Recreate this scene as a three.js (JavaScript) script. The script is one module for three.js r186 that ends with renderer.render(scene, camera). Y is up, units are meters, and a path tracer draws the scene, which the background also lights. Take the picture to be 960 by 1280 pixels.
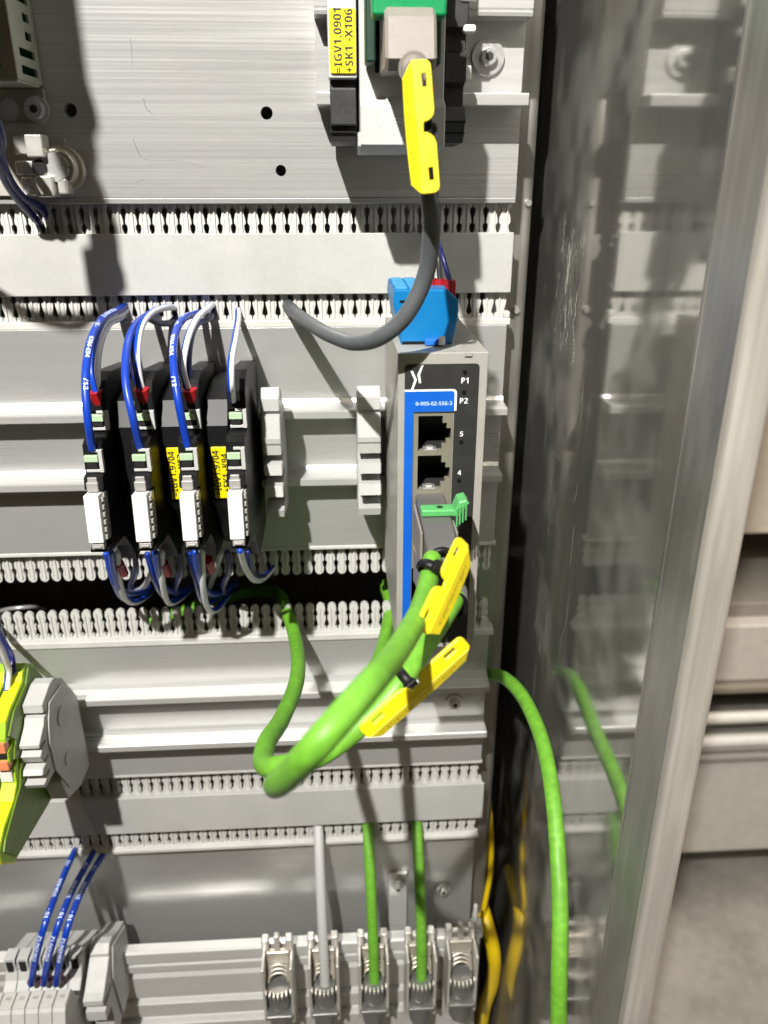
import * as THREE from 'three';
import { RoundedBoxGeometry } from 'three/addons/geometries/RoundedBoxGeometry.js';
import { mergeGeometries } from 'three/addons/utils/BufferGeometryUtils.js';
import { FontLoader } from 'three/addons/loaders/FontLoader.js';
import { RectAreaLightUniformsLib } from 'three/addons/lights/RectAreaLightUniformsLib.js';

// ---------------------------------------------------------------- camera, lamps, exposure
const S = 0.001;                                   // every shape below is written in millimetres
const scene = new THREE.Scene();
scene.background = new THREE.Color(0x000000);
const camera = new THREE.PerspectiveCamera(65.71, 768 / 1024, 0.01, 20);
camera.position.set(0, 0, 0.31);                   // y = 0 is the height of the phone
camera.lookAt(0.05488, -0.39168, 0.31 - 0.91846);
camera.focus = 0.262;
camera.userData.fStop = 14;
const renderer = new THREE.WebGLRenderer({ antialias: true });
renderer.toneMapping = THREE.LinearToneMapping;
renderer.toneMappingExposure = 1.0;
renderer.shadowMap.enabled = true;
RectAreaLightUniformsLib.init();
const WORK = [-175, 500, 600];                     // the hand lamp, above and left of the phone
const workLight = new THREE.SpotLight(0xfffcf6, 5.1, 3, 0.62, 1, 2);
workLight.position.set(WORK[0] * S, WORK[1] * S, WORK[2] * S);
workLight.target.position.set(0.0, -0.16, 0);
workLight.shadow.radius = 0.4;
workLight.shadow.mapSize.set(2048, 2048);
workLight.shadow.camera.near = 0.05;
scene.add(workLight, workLight.target);
const TUBES = [                                     // ceiling tubes of the workshop, the last an added lamp for the machine: x, y, z of the middle, length along z, strength, warmth
  [-430, 1000, 1250, 500, 40, 0xffe2ae, 0.03],
  [900, 1500, 1200, 1500, 2, 0xfff0d8],
  [-1500, 1500, 1800, 1500, 2, 0xfff0d8],
  [1100, 300, -60, 1400, 70, 0xfff0dc],  // added low beside the cabinet to brighten the machine bench
];
for (const [x, y, z, len, k, c, wide = 0.06] of TUBES) {
  const l = new THREE.RectAreaLight(c, k, wide, len * S);
  l.position.set(x * S, (y - 4) * S, z * S);
  l.lookAt(x * S, -5, z * S);
  scene.add(l);
}

// ---------------------------------------------------------------- helpers
let seed = 7;
const rnd = () => { seed = (seed * 1664525 + 1013904223) >>> 0; return seed / 4294967296; };
const names = new Map();
function numbered(n) { const k = names.get(n) || 0; names.set(n, k + 1); return k ? n + '_' + String(k).padStart(3, '0') : n; }
const GROUPS = {};
function tag(o, label, category, group) { o.userData.label = label; o.userData.category = category; if (group) o.userData.group = group; return o; }
function boxUV(g) {
  const p = g.attributes.position, n = g.attributes.normal, uv = new Float32Array(p.count * 2);
  for (let i = 0; i < p.count; i++) {
    const ax = Math.abs(n.getX(i)), ay = Math.abs(n.getY(i)), az = Math.abs(n.getZ(i));
    let u, v;
    if (ax > ay && ax > az) { u = p.getZ(i); v = p.getY(i); } else if (ay > az) { u = p.getX(i); v = p.getZ(i); } else { u = p.getX(i); v = p.getY(i); }
    uv[2 * i] = u * S; uv[2 * i + 1] = v * S;
  }
  g.setAttribute('uv', new THREE.BufferAttribute(uv, 2));
}
function geo(list, keepUV) {
  const gs = list.map(g0 => {
    const g = g0.index ? g0.toNonIndexed() : g0.clone();
    for (const k of Object.keys(g.attributes)) if (!['position', 'normal', 'uv'].includes(k)) g.deleteAttribute(k);
    if (!keepUV) boxUV(g);
    g.clearGroups?.();
    return g;
  });
  const m = gs.length > 1 ? mergeGeometries(gs) : gs[0];
  m.scale(S, S, S);
  return m;
}
function mesh(name, g, mat, parent = scene) {
  const m = new THREE.Mesh(g, mat);
  m.name = parent === scene ? numbered(name) : name;
  m.castShadow = m.receiveShadow = true;
  parent.add(m);
  return m;
}
function part(name, list, mat, parent, keepUV) { return mesh(name, geo(Array.isArray(list) ? list : [list], keepUV), mat, parent); }
function thing(name, label, category, p = [0, 0, 0], group) {
  const o = new THREE.Group(); o.name = numbered(name); o.position.set(p[0] * S, p[1] * S, p[2] * S); scene.add(o);
  return tag(o, label, category, group);
}
function copyOf(o, name, label, p) {
  const c = o.clone(); c.userData = { ...o.userData, label }; c.name = numbered(name); c.position.set(p[0] * S, p[1] * S, p[2] * S); scene.add(c); return c;
}
// a chamfered block between two corners
function box(x0, x1, y0, y1, z0, z1, r = 0.3) {
  const w = Math.abs(x1 - x0), h = Math.abs(y1 - y0), d = Math.abs(z1 - z0), rr = Math.min(r, w / 2.2, h / 2.2, d / 2.2);
  const g = rr > 0.02 ? new RoundedBoxGeometry(w, h, d, 1, rr) : new THREE.BoxGeometry(w, h, d);
  return g.translate((x0 + x1) / 2, (y0 + y1) / 2, (z0 + z1) / 2);
}
// outline in (z, y), pulled along x
function prof(pts, x0, x1, bevel = 0) {
  const s = new THREE.Shape(pts.map(([z, y]) => new THREE.Vector2(-z, y)));
  const g = new THREE.ExtrudeGeometry(s, { depth: x1 - x0 - 2 * bevel, bevelEnabled: bevel > 0, bevelThickness: bevel, bevelSize: bevel, bevelOffset: -bevel, bevelSegments: 1, steps: 1 });
  g.applyMatrix4(new THREE.Matrix4().set(0, 0, 1, x0 + bevel, 0, 1, 0, 0, -1, 0, 0, 0, 0, 0, 0, 1));
  return g;
}
// outline in (x, y) with holes, pulled along z
function slab(pts, z0, z1, holes = [], bevel = 0) {
  const s = pts instanceof THREE.Shape ? pts : new THREE.Shape(pts.map(p => new THREE.Vector2(p[0], p[1])));
  for (const h of holes) s.holes.push(h instanceof THREE.Path ? h : new THREE.Path(h.map(p => new THREE.Vector2(p[0], p[1]))));
  const g = new THREE.ExtrudeGeometry(s, { depth: z1 - z0 - 2 * bevel, bevelEnabled: bevel > 0, bevelThickness: bevel, bevelSize: bevel, bevelOffset: -bevel, bevelSegments: 1, curveSegments: 10 });
  return g.translate(0, 0, z0 + bevel);
}
function ring(x, y, r, n = 20) { const p = []; for (let i = 0; i < n; i++) p.push([x + r * Math.cos(-i / n * 2 * Math.PI), y + r * Math.sin(-i / n * 2 * Math.PI)]); return p; }
function rectPts(x0, x1, y0, y1) { return [[x0, y0], [x1, y0], [x1, y1], [x0, y1]]; }
function roundRect(x0, x1, y0, y1, r) {
  const s = new THREE.Shape();
  s.moveTo(x0 + r, y0); s.lineTo(x1 - r, y0); s.quadraticCurveTo(x1, y0, x1, y0 + r); s.lineTo(x1, y1 - r); s.quadraticCurveTo(x1, y1, x1 - r, y1);
  s.lineTo(x0 + r, y1); s.quadraticCurveTo(x0, y1, x0, y1 - r); s.lineTo(x0, y0 + r); s.quadraticCurveTo(x0, y0, x0 + r, y0);
  return s;
}
const V = a => new THREE.Vector3(a[0], a[1], a[2]);
function tube(pts, r, seg = 60, rad = 14) {
  const c = new THREE.CatmullRomCurve3(pts.map(V), false, 'centripetal');
  const t = new THREE.TubeGeometry(c, seg, r, rad);
  const out = [t];
  for (const [k, q] of [[0, 0], [1, 1]]) {
    const e = new THREE.SphereGeometry(r, rad, 6); const p = c.getPoint(q); e.translate(p.x, p.y, p.z);
    const uv = e.attributes.uv; for (let i = 0; i < uv.count; i++) uv.setXY(i, q, 0.55);
    out.push(e);
  }
  return out;
}
function rod(a, b, r0, r1 = r0, n = 14, open = false) {
  const A = V(a), B = V(b), d = B.clone().sub(A), g = new THREE.CylinderGeometry(r1, r0, d.length(), n, 1, open);
  g.applyQuaternion(new THREE.Quaternion().setFromUnitVectors(new THREE.Vector3(0, 1, 0), d.clone().normalize()));
  const m = A.add(B).multiplyScalar(0.5); return g.translate(m.x, m.y, m.z);
}
// put a shape made round the origin into a frame: o + x*ex + y*ey + z*ez
function frame(g, o, ex, ey, ez) { return g.applyMatrix4(new THREE.Matrix4().makeBasis(ex, ey, ez).setPosition(o.x, o.y, o.z)); }
const font = await new FontLoader().loadAsync('fonts/droid/droid_sans_bold.typeface.json');
function text(str, size, x, y, z, turn = 0, align = 0.5) {
  const g = new THREE.ShapeGeometry(font.generateShapes(str, size), 4);
  g.computeBoundingBox(); const b = g.boundingBox;
  g.translate(-(b.min.x + (b.max.x - b.min.x) * align), -(b.min.y + b.max.y) / 2, 0).rotateZ(turn).translate(x, y, z);
  return g;
}

// ---------------------------------------------------------------- surfaces
function hash(x, y, s) { let h = (x * 374761393 + y * 668265263 + s * 2147483647) | 0; h = Math.imul(h ^ (h >>> 13), 1274126177); return ((h ^ (h >>> 16)) >>> 0) / 4294967296; }
function noise(x, y, s, px, py) {
  const xi = Math.floor(x), yi = Math.floor(y), fx = x - xi, fy = y - yi, u = fx * fx * (3 - 2 * fx), v = fy * fy * (3 - 2 * fy);
  const m = (a, p) => ((a % p) + p) % p, h = (a, b) => hash(m(a, px), m(b, py), s);
  return (h(xi, yi) * (1 - u) + h(xi + 1, yi) * u) * (1 - v) + (h(xi, yi + 1) * (1 - u) + h(xi + 1, yi + 1) * u) * v;
}
function dataTex(w, h, f, srgb) {
  const d = new Uint8Array(w * h * 4);
  for (let y = 0; y < h; y++) for (let x = 0; x < w; x++) {
    const c = f(x / w, y / h); const i = (y * w + x) * 4;
    for (let k = 0; k < 3; k++) d[i + k] = Math.max(0, Math.min(255, Math.round(255 * (c.length ? c[k] : c)))); d[i + 3] = 255;
  }
  const t = new THREE.DataTexture(d, w, h); t.wrapS = t.wrapT = THREE.RepeatWrapping; t.magFilter = THREE.LinearFilter; t.minFilter = THREE.LinearMipmapLinearFilter;
  if (srgb) t.colorSpace = THREE.SRGBColorSpace; t.needsUpdate = true; return t;
}
function rep(t, u, v) { const c = t.clone(); c.repeat.set(u, v); c.needsUpdate = true; return c; }
// drawn lines of extruded aluminium, long along u
const brush = dataTex(512, 1024, (u, v) => {
  const a = noise(u * 3, v * 500, 1, 3, 500), b = noise(u * 5, v * 120, 2, 5, 120), c = noise(u * 2, v * 24, 3, 2, 24), e = noise(u * 60, v * 300, 4, 60, 300);
  return 0.76 + 0.1 * (a - 0.5) + 0.05 * (b - 0.5) + 0.05 * (c - 0.5) + 0.05 * (e - 0.5);
});
const brushSoft = dataTex(256, 512, (u, v) => 0.76 + 0.035 * (noise(u * 3, v * 250, 71, 3, 250) - 0.5) + 0.03 * (noise(u * 8, v * 10, 72, 8, 10) - 0.5) + 0.03 * (noise(u * 90, v * 160, 73, 90, 160) - 0.5));
const brushRough = dataTex(256, 512, (u, v) => 0.62 + 0.3 * (noise(u * 3, v * 200, 5, 3, 200) - 0.5) + 0.2 * (noise(u * 6, v * 12, 6, 6, 12) - 0.5));
const speck = dataTex(256, 256, (u, v) => 0.72 + 0.2 * (noise(u * 12, v * 12, 8, 12, 12) - 0.5) + 0.16 * (noise(u * 60, v * 60, 9, 60, 60) - 0.5));
const speckCol = dataTex(256, 256, (u, v) => 0.93 + 0.1 * (noise(u * 9, v * 9, 18, 9, 9) - 0.5) + 0.06 * (noise(u * 70, v * 70, 19, 70, 70) - 0.5));
const concrete = dataTex(512, 512, (u, v) => {
  const k = 0.62 + 0.3 * (noise(u * 6, v * 6, 11, 6, 6) - 0.5) + 0.2 * (noise(u * 20, v * 20, 12, 20, 20) - 0.5) + 0.12 * (noise(u * 90, v * 90, 13, 90, 90) - 0.5);
  return [k, k * 0.98, k * 0.95];
});
const scuffed = dataTex(1024, 64, (u, v) => {
  const a = noise(u * 30, v * 4, 61, 30, 4), b = noise(u * 140, v * 8, 62, 140, 8), c = noise(u * 400, v * 26, 63, 400, 26);
  return 0.82 + 0.16 * (a - 0.5) + 0.2 * (b - 0.5) + 0.1 * (c - 0.5) + 0.25 * Math.max(0, b - 0.72);
});
const L = (r, g, b) => new THREE.Color().setRGB(r, g, b);
const mats = {};
function plastic(r, g, b, rough = 0.45, extra = {}) {
  return new THREE.MeshPhysicalMaterial({ color: L(r, g, b), roughness: Math.min(1, rough / 0.72), roughnessMap: rep(speck, 25, 25), map: rep(speckCol, 12, 12), ...extra });
}
function alu(r, rough, metal, aniso = 0.75, tex = brushSoft) {
  return new THREE.MeshPhysicalMaterial({ color: L(r / 0.76, r / 0.76, r * 0.985 / 0.76), metalness: metal, roughness: rough / 0.62, map: rep(tex, 4, 12), roughnessMap: rep(brushRough, 5, 12), bumpMap: rep(brush, 4, 12), bumpScale: 0.00003, anisotropy: aniso });
}
const M = {
  plate: alu(0.69, 0.38, 0.62, 0.75, brush),
  ribRail: alu(0.74, 0.38, 0.5, 0.75, brushSoft),
  lowerPlate: alu(0.54, 0.46, 0.7, 0.8),
  rail: alu(0.54, 0.4, 0.55),
  railBright: alu(0.62, 0.36, 0.5),
  cover: plastic(0.47, 0.47, 0.455, 0.5),
  comb: plastic(0.58, 0.575, 0.55, 0.5),
  grey: plastic(0.36, 0.36, 0.35, 0.5),
  lightGrey: plastic(0.5, 0.5, 0.49, 0.5),
  midGrey: plastic(0.2, 0.2, 0.195, 0.5),
  white: plastic(0.8, 0.8, 0.78, 0.42),
  warmWhite: plastic(0.56, 0.545, 0.51, 0.45),
  beige: plastic(0.25, 0.225, 0.2, 0.5),  // darkened to carry the shade under the green latch frame
  black: new THREE.MeshPhysicalMaterial({ color: L(0.008, 0.008, 0.009), roughness: 0.42, specularIntensity: 0.4 }),
  blackMatt: plastic(0.014, 0.014, 0.013, 0.55),
  darkGrey: plastic(0.028, 0.028, 0.028, 0.45),
  dark: new THREE.MeshStandardMaterial({ color: L(0.006, 0.006, 0.006), roughness: 0.9 }),  // near-black; opening inserts use it for the shade inside holes
  yellow: plastic(0.86, 0.72, 0.01, 0.42),
  yellowLabel: plastic(0.82, 0.66, 0.0, 0.45),
  ink: new THREE.MeshStandardMaterial({ color: L(0.012, 0.012, 0.012), roughness: 0.6 }),
  print: new THREE.MeshStandardMaterial({ color: L(0.75, 0.75, 0.75), roughness: 0.6 }),
  faintPrint: new THREE.MeshStandardMaterial({ color: L(0.25, 0.24, 0.22), roughness: 0.6 }),
  greenCable: new THREE.MeshPhysicalMaterial({ color: L(0.165, 0.44, 0.035), map: scuffed, roughness: 0.7, roughnessMap: rep(speck, 1, 1), bumpMap: scuffed, bumpScale: 0.0002 }),
  yellowCable: plastic(0.72, 0.5, 0.005, 0.42),
  greyCable: plastic(0.085, 0.092, 0.098, 0.42),
  paleCable: plastic(0.5, 0.5, 0.5, 0.45),
  blueWire: plastic(0.008, 0.05, 0.42, 0.35),
  navyWire: plastic(0.008, 0.012, 0.09, 0.35),
  red: plastic(0.36, 0.008, 0.012, 0.35),
  orange: plastic(0.8, 0.25, 0.12, 0.4),
  blue: plastic(0.003, 0.165, 0.42, 0.38),
  blueTab: plastic(0.02, 0.16, 0.7, 0.35),
  bluePrint: plastic(0.004, 0.11, 0.56, 0.4),
  green: plastic(0.0, 0.24, 0.075, 0.4),
  shadeGreen: plastic(0.0, 0.03, 0.014, 0.5),  // latch green darkened for the shade behind the crossbar
  latchGreen: plastic(0.1, 0.42, 0.13, 0.4),
  peGreen: plastic(0.34, 0.56, 0.02, 0.4),
  peYellow: plastic(0.78, 0.76, 0.01, 0.4),
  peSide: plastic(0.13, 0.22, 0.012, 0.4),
  clear: new THREE.MeshPhysicalMaterial({ color: L(0.5, 0.48, 0.47), roughness: 0.25, transmission: 0.4, thickness: 0 }),
  zinc: new THREE.MeshPhysicalMaterial({ color: L(0.68, 0.68, 0.67), metalness: 0.75, roughness: 0.45, roughnessMap: rep(speck, 40, 40) }),
  nickel: new THREE.MeshPhysicalMaterial({ color: L(0.72, 0.7, 0.66), metalness: 0.6, roughness: 0.42, roughnessMap: rep(speck, 40, 40) }),
  shield: new THREE.MeshPhysicalMaterial({ color: L(0.56, 0.52, 0.45), metalness: 0.7, roughness: 0.5, roughnessMap: rep(speck, 40, 40) }),
  sheet: plastic(0.42, 0.41, 0.375, 0.42, { metalness: 0.2 }),
  device: plastic(0.34, 0.35, 0.29, 0.42, { metalness: 0.2 }),
};

// ---------------------------------------------------------------- the room
function setting(name, list, mat) { const m = part(name, list, mat, scene); m.userData.kind = 'structure'; return m; }
const wallPaint = new THREE.MeshStandardMaterial({ color: L(0.6, 0.57, 0.52), roughness: 0.8, map: rep(speckCol, 1, 1) });
setting('floor', box(-3600, 3100, -1060, -1000, -2600, 4100, 0), new THREE.MeshStandardMaterial({ color: L(0.5, 0.49, 0.47), map: rep(concrete, 1.1, 1.1), roughness: 0.75 }));
setting('ceiling', box(-3600, 3100, 1700, 1760, -2600, 4100, 0), wallPaint);
setting('wall_left', box(-3660, -3600, -1000, 1700, -2600, 4100, 0), wallPaint);
setting('wall_right', box(3100, 3160, -1000, 1700, -2600, 4100, 0), wallPaint);
setting('wall_front', box(-3600, 3100, -1000, 1700, 4100, 4160, 0), wallPaint);
setting('wall_back', box(-3600, 3100, -1000, 1700, -2660, -2600, 0), wallPaint);
const glow = (c, k) => new THREE.MeshStandardMaterial({ color: 0x111111, emissive: c, emissiveIntensity: k });
TUBES.forEach(([x, y, z, len, k, c, wide = 0.06], i) => {
  const t = thing('ceiling_lamp', ['warm ceiling tube lamp above and left of the open cabinet', 'white ceiling tube lamp to the right of the cabinet front', 'white ceiling tube lamp far left in the workshop', 'added white tube lamp beside the cabinet that brightens the machine'][i], 'lamp', [x, y, z]);
  part('lamp_tray', [box(-45, 45, 3, 40, -len / 2 - 20, len / 2 + 20, 3), box(-2, 2, 40, 1700 - y, -len / 2 + 100, -len / 2 + 104, 0), box(-2, 2, 40, 1700 - y, len / 2 - 104, len / 2 - 100, 0)], M.white, t);
  part('lamp_tube', box(-wide * 500, wide * 500, 0, 2.5, -len / 2, len / 2, 0), glow(c, Math.min(k, 8)), t);
});
{
  const t = thing('hand_lamp', 'small bright hand lamp held above and left of the phone', 'lamp', WORK);
  const dir = new THREE.Vector3(0, -160, 0).sub(V(WORK)).normalize(), q = new THREE.Quaternion().setFromUnitVectors(new THREE.Vector3(0, 0, 1), dir);
  const hd = new THREE.LatheGeometry([[0.01, -60], [16, -60], [20, -20], [24, -6], [24, 1], [22, 1], [20, -4], [0.01, -4]].map(p => new THREE.Vector2(...p)), 24).rotateX(Math.PI / 2).applyQuaternion(q);
  part('lamp_body', hd, M.black, t);
  part('lamp_lens', new THREE.CircleGeometry(13, 24).applyQuaternion(q).translate(-dir.x * 3.5, -dir.y * 3.5, -dir.z * 3.5), glow(0xfffaf2, 10), t);
}

// ---------------------------------------------------------------- the cabinet
const smear = (() => {                              // brushed stainless sheet with wipe marks, drips and dust: u runs front to back, v up
  const W = 512, H = 2048, cv = document.createElement('canvas'); cv.width = W; cv.height = H; const c = cv.getContext('2d');
  c.fillStyle = '#000'; c.fillRect(0, 0, W, H);
  let s = 41; const R = () => { s = (s * 1664525 + 1013904223) >>> 0; return s / 4294967296; };
  const Y = y => (60 - y) / 480 * H, Z = z => (z + 60) / 180 * W;      // y 60..-420, z -60..120
  c.lineCap = 'round';
  for (let i = 0; i < 75; i++) {                    // the drips above, light runs of dried cleaner
    let z = -9 + 32 * R(), y = -12 - 44 * R(); const len = 3 + 13 * R(), n = 7, a = 0.12 + 0.4 * R() * R(), w = 1 + 5 * R() * R();
    for (let k = 0; k < n; k++) {
      const z2 = z + 2.2 * (R() - 0.5), y2 = y - len / n;
      c.strokeStyle = `rgba(255,255,255,${a * (0.4 + 0.6 * R())})`; c.lineWidth = w * (0.4 + 1.2 * R()); c.beginPath(); c.moveTo(Z(z), Y(y)); c.lineTo(Z(z2), Y(y2)); c.stroke(); z = z2; y = y2;
    }
  }
  for (let i = 0; i < 90; i++) {                    // rubbed patches lower down
    const z = -10 + 60 * R(), y = -60 - 300 * R(), len = 3 + 16 * R();
    c.strokeStyle = `rgba(255,255,255,${0.06 + 0.22 * R()})`; c.lineWidth = 1 + 6 * R() * R(); c.beginPath(); c.moveTo(Z(z), Y(y));
    c.quadraticCurveTo(Z(z + 8 * (R() - 0.5)), Y(y - len * 0.5), Z(z + 5 * (R() - 0.5)), Y(y - len)); c.stroke();
  }
  for (let i = 0; i < 12; i++) { c.strokeStyle = `rgba(255,255,255,${0.08 + 0.2 * R()})`; c.lineWidth = 1 + 2 * R(); const z = 10 * R(), y = -84 - 250 * R(); c.beginPath(); c.moveTo(Z(z), Y(y)); c.lineTo(Z(z + 12 + 20 * R()), Y(y + 1 - 2 * R())); c.stroke(); }
  for (let i = 0; i < 1800; i++) { c.fillStyle = `rgba(255,255,255,${0.05 + 0.3 * R() * R()})`; const r = 0.5 + 1.4 * R() * R(); c.fillRect(R() * W, R() * H, r, r * (1 + R())); }
  const d = c.getImageData(0, 0, W, H).data, at = (u, v) => d[((Math.min(H - 1, Math.floor((1 - v) * H))) * W + Math.min(W - 1, Math.floor(u * W))) * 4] / 255;
  const grain = (u, v) => noise(u * 160, v * 6, 31, 160, 6), cloud = (u, v) => noise(u * 5, v * 14, 32, 5, 14) * 0.6 + noise(u * 22, v * 60, 33, 22, 60) * 0.4;
  return {
    col: dataTex(512, 1024, (u, v) => { const k = at(u, v), q = 0.66 + 0.05 * (grain(u, v) - 0.5) + 0.2 * k + 0.1 * (cloud(u, v) - 0.5); return [q, q, q * 0.965]; }),
    rough: dataTex(512, 1024, (u, v) => { const k = at(u, v); return 0.075 + 0.02 * (grain(u, v) - 0.5) + 0.5 * k + 0.12 * Math.max(0, cloud(u, v) - 0.5); }),
    metal: dataTex(512, 1024, (u, v) => 0.86 - 0.65 * at(u, v) - 0.5 * Math.max(0, cloud(u, v) - 0.5)),
  };
})();
const steelSheet = new THREE.MeshPhysicalMaterial({ color: L(0.8, 0.79, 0.76), map: smear.col, roughness: 1, roughnessMap: smear.rough, metalness: 1, metalnessMap: smear.metal });
const steelGrain = dataTex(512, 256, (u, v) => 0.66 + 0.1 * (noise(u * 200, v * 3, 51, 200, 3) - 0.5) + 0.14 * (noise(u * 10, v * 8, 52, 10, 8) - 0.5) + 0.14 * (noise(u * 40, v * 30, 53, 40, 30) - 0.5));
const steel = new THREE.MeshPhysicalMaterial({ color: L(0.62, 0.6, 0.56), map: rep(steelGrain, 9, 3), metalness: 0.85, roughness: 0.62, roughnessMap: rep(steelGrain, 9, 3) });
const flangeSteel = new THREE.MeshPhysicalMaterial({ color: L(0.6, 0.56, 0.5), map: rep(steelGrain, 12, 2.4), metalness: 0.2, roughness: 0.75, roughnessMap: rep(steelGrain, 12, 2.4) });
{
  const t = thing('electrical_cabinet', 'stainless steel cabinet shell with smeared mirror-like side sheet right of the mounting panel', 'cabinet', [0, 0, 0]);
  const g = new THREE.PlaneGeometry(180, 480).rotateY(-Math.PI / 2); // faces -x; u runs along z
  { const uv = g.attributes.uv, p = g.attributes.position; for (let i = 0; i < uv.count; i++) uv.setXY(i, (p.getZ(i) + 90) / 180, (p.getY(i) + 240) / 480); }
  g.translate(87.5, -180, 30);
  part('side_sheet', g, steelSheet, t, true);
  part('side_panel', [box(87.6, 89.2, -780, -420, -60, 120, 0), box(87.6, 89.2, 60, 520, -60, 120, 0), box(87.7, 89.2, -420, 60, -60, 120, 0), box(87.5, 89.2, -780, 520, -260, -60, 0)], steel, t);
  part('edge_fold', prof([[120, -780], [120, 520], [121.5, 520], [121.5, -780]], 87.5, 89).applyMatrix4(new THREE.Matrix4().makeScale(1, 1, 1)), steel, t);
  const fold = slab([[87.5, -120], [90, -135.5], [91.4, -135.5], [89.2, -120]], 0, 1300).rotateX(-Math.PI / 2).translate(0, -780, 0); // x,z outline standing up
  part('edge_strip', fold, steel, t);
  const fx = [99.3, -117.4, 137][0];
  const fl = new THREE.Shape(); fl.moveTo(90, -135.5); fl.lineTo(90.1, -137.2); fl.quadraticCurveTo(90.4, -138.6, 92, -138.8); fl.lineTo(fx - 1.6, -138.8); fl.quadraticCurveTo(fx, -138.6, fx, -137); fl.lineTo(fx, -60); fl.lineTo(fx - 1.5, -60); fl.lineTo(fx - 1.5, -136.5); fl.lineTo(91.6, -136.5); fl.lineTo(91.6, -135.5);
  part('front_flange', slab(fl, 0, 1300).rotateX(-Math.PI / 2).translate(0, -780, 0), flangeSteel, t);
  part('back_panel', box(-520, 89, -780, 520, -263, -260, 0), steel, t);
  part('left_panel', box(-523, -520, -780, 520, -263, 137, 0), steel, t);
  part('top_panel', box(-523, 89, 520, 523, -263, 137, 0), steel, t);
  part('bottom_panel', box(-523, 89, -783, -780, -263, 137, 0), steel, t);
  // upright post between the mounting panel and the side sheet
  const po = new THREE.Shape(); po.moveTo(60, 46); po.lineTo(60, 14); po.lineTo(74.5, 14); po.quadraticCurveTo(77, 14, 77, 17); po.lineTo(77, 46);
  part('corner_post', [slab(po, 0, 1300).rotateX(-Math.PI / 2).translate(0, -780, 0)], steel, t);
  part('post_bolt', [rod([73, -50.5, -14], [73, -50.5, -12.6], 1.3), rod([75, -10, -14], [75, -10, -12.6], 1.2)], M.zinc, t);
}

// ---------------------------------------------------------------- mounting panel: plates, rails, combs, covers
const X0 = -516, X1 = 67;
{
  const t = thing('mounting_plate', 'large flat brushed aluminium plate with drilled holes across the top', 'plate', [0, 0, 0]);
  const holes = [[-22.4, 19.7, 2.1], [-18.4, 1.3, 1.9], [-89.2, 20.3, 2.2]];
  part('plate', slab(rectPts(X0, X1, -7.6, 516), -3, 0, holes.map(h => ring(h[0], h[1], h[2]))), M.plate, t);
  part('edge_strip', box(X0, X1, -9.7, -7.75, -3.5, 0.25, 0.3), M.rail, t);
  const sc = [];                                    // scratches: thin raised burrs
  const scr = (pts, r = 0.09) => sc.push(...tube(pts, r, 10, 4));
  scr([[-66.3, 41.7, 0], [-66.4, 36.5, 0], [-66.8, 33.7, 0]]); scr([[-64.2, 24.1, 0], [-63.4, 20.9, 0], [-61.5, 19.2, 0]], 0.11); scr([[-69.2, 11.2, 0], [-66.8, 5.6, 0], [-63.6, 4.6, 0]], 0.11); scr([[-63.6, 4.6, 0], [-53.9, 4.3, 0], [-44.8, 2.5, 0]], 0.07); scr([[-70.1, -2.7, 0], [-67.2, -1.9, 0]], 0.1);
  part('scratch', sc, M.midGrey, t);
}
// comb fingers: slots that narrow, with a pocket near each end
const PITCH = 4.95;
function fingerGeo(len, up) {
  const hw = [[0, 2.3], [1.3, 2.2], [1.9, 1.4], [3.2, 1.5], [5.4, 2.05], [6.8, 2.1], [7.5, 1.45], [8.8, 1.5], [10.4, 2.0], [12.4, 1.75], [len - 0.4, 1.1], [len, 0.4]];
  const pts = [...hw.map(([y, w]) => [w, y]), ...hw.slice().reverse().map(([y, w]) => [-w, y])];
  const rib = [[-0.95, 0.4], [-0.35, 0.4], [-0.35, len - 2.4], [-0.65, len - 1.6], [-0.95, len - 2.4]], rib2 = [[0.75, 0.4], [1.2, 0.4], [1.2, len - 3], [0.75, len - 3]];
  const gs = [slab(pts, -1.5, 0), slab(rib, 0, 0.75), slab(rib2, 0, 0.35)];
  if (!up) gs.forEach(g => g.rotateZ(Math.PI).translate(0, 0, 0));
  return geo(gs);
}
const FUP = fingerGeo(13.6, true), FDN = fingerGeo(13.6, false);
function comb(label, yBase, z, up, base) {
  const t = thing('wire_comb', label, 'cable comb', [0, yBase, z], 'comb strips of the wiring ducts');
  part('base_strip', base, M.comb, t);
  for (let x = 64.4 - 49 * PITCH; x < 66; x += PITCH) {
    const f = mesh('finger', up ? FUP : FDN, M.comb, t);
    f.position.set(x * S, 0, (rnd() - 0.5) * 0.25 * S); f.rotation.x = (rnd() - 0.5) * 0.02; f.rotation.z = (rnd() - 0.5) * 0.01;
  }
  return t;
}
const lipDown = [box(X0, 66.8, 0, 1.4, -2, 0.5, 0.3)];
comb('uppermost comb strip, its fingers hanging below the big top plate', -9.9, -4.2, false, lipDown);
comb('comb strip under the upper closed duct cover, above the relays', -51.6, -3.6, true, [box(X0, 68, -2.6, 0.2, -2, 3.4, 0.5), box(65.4, 68, 0, 2.6, -1.5, 2.6, 0.8)]);
comb('comb strip hanging along the top of the open black wiring gap', -149.2, -3.4, false, [box(X0, 67.5, 0.1, 1.8, -2, 3.8, 0.4)]);
comb('comb strip standing along the bottom of the open black wiring gap', -191.4, -3.4, true, [box(X0, 68.8, -3.2, 0, -2, 4.2, 0.5), slab([[63, 0], [68, 0], [66.6, 3.4], [63.4, 5]], -1.2, 1.5)]);
comb('comb strip along the top of the lower closed duct cover', -269.4, -4.4, false, [box(X0, 67.5, 0.1, 2, -2, 4.2, 0.4)]);
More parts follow.
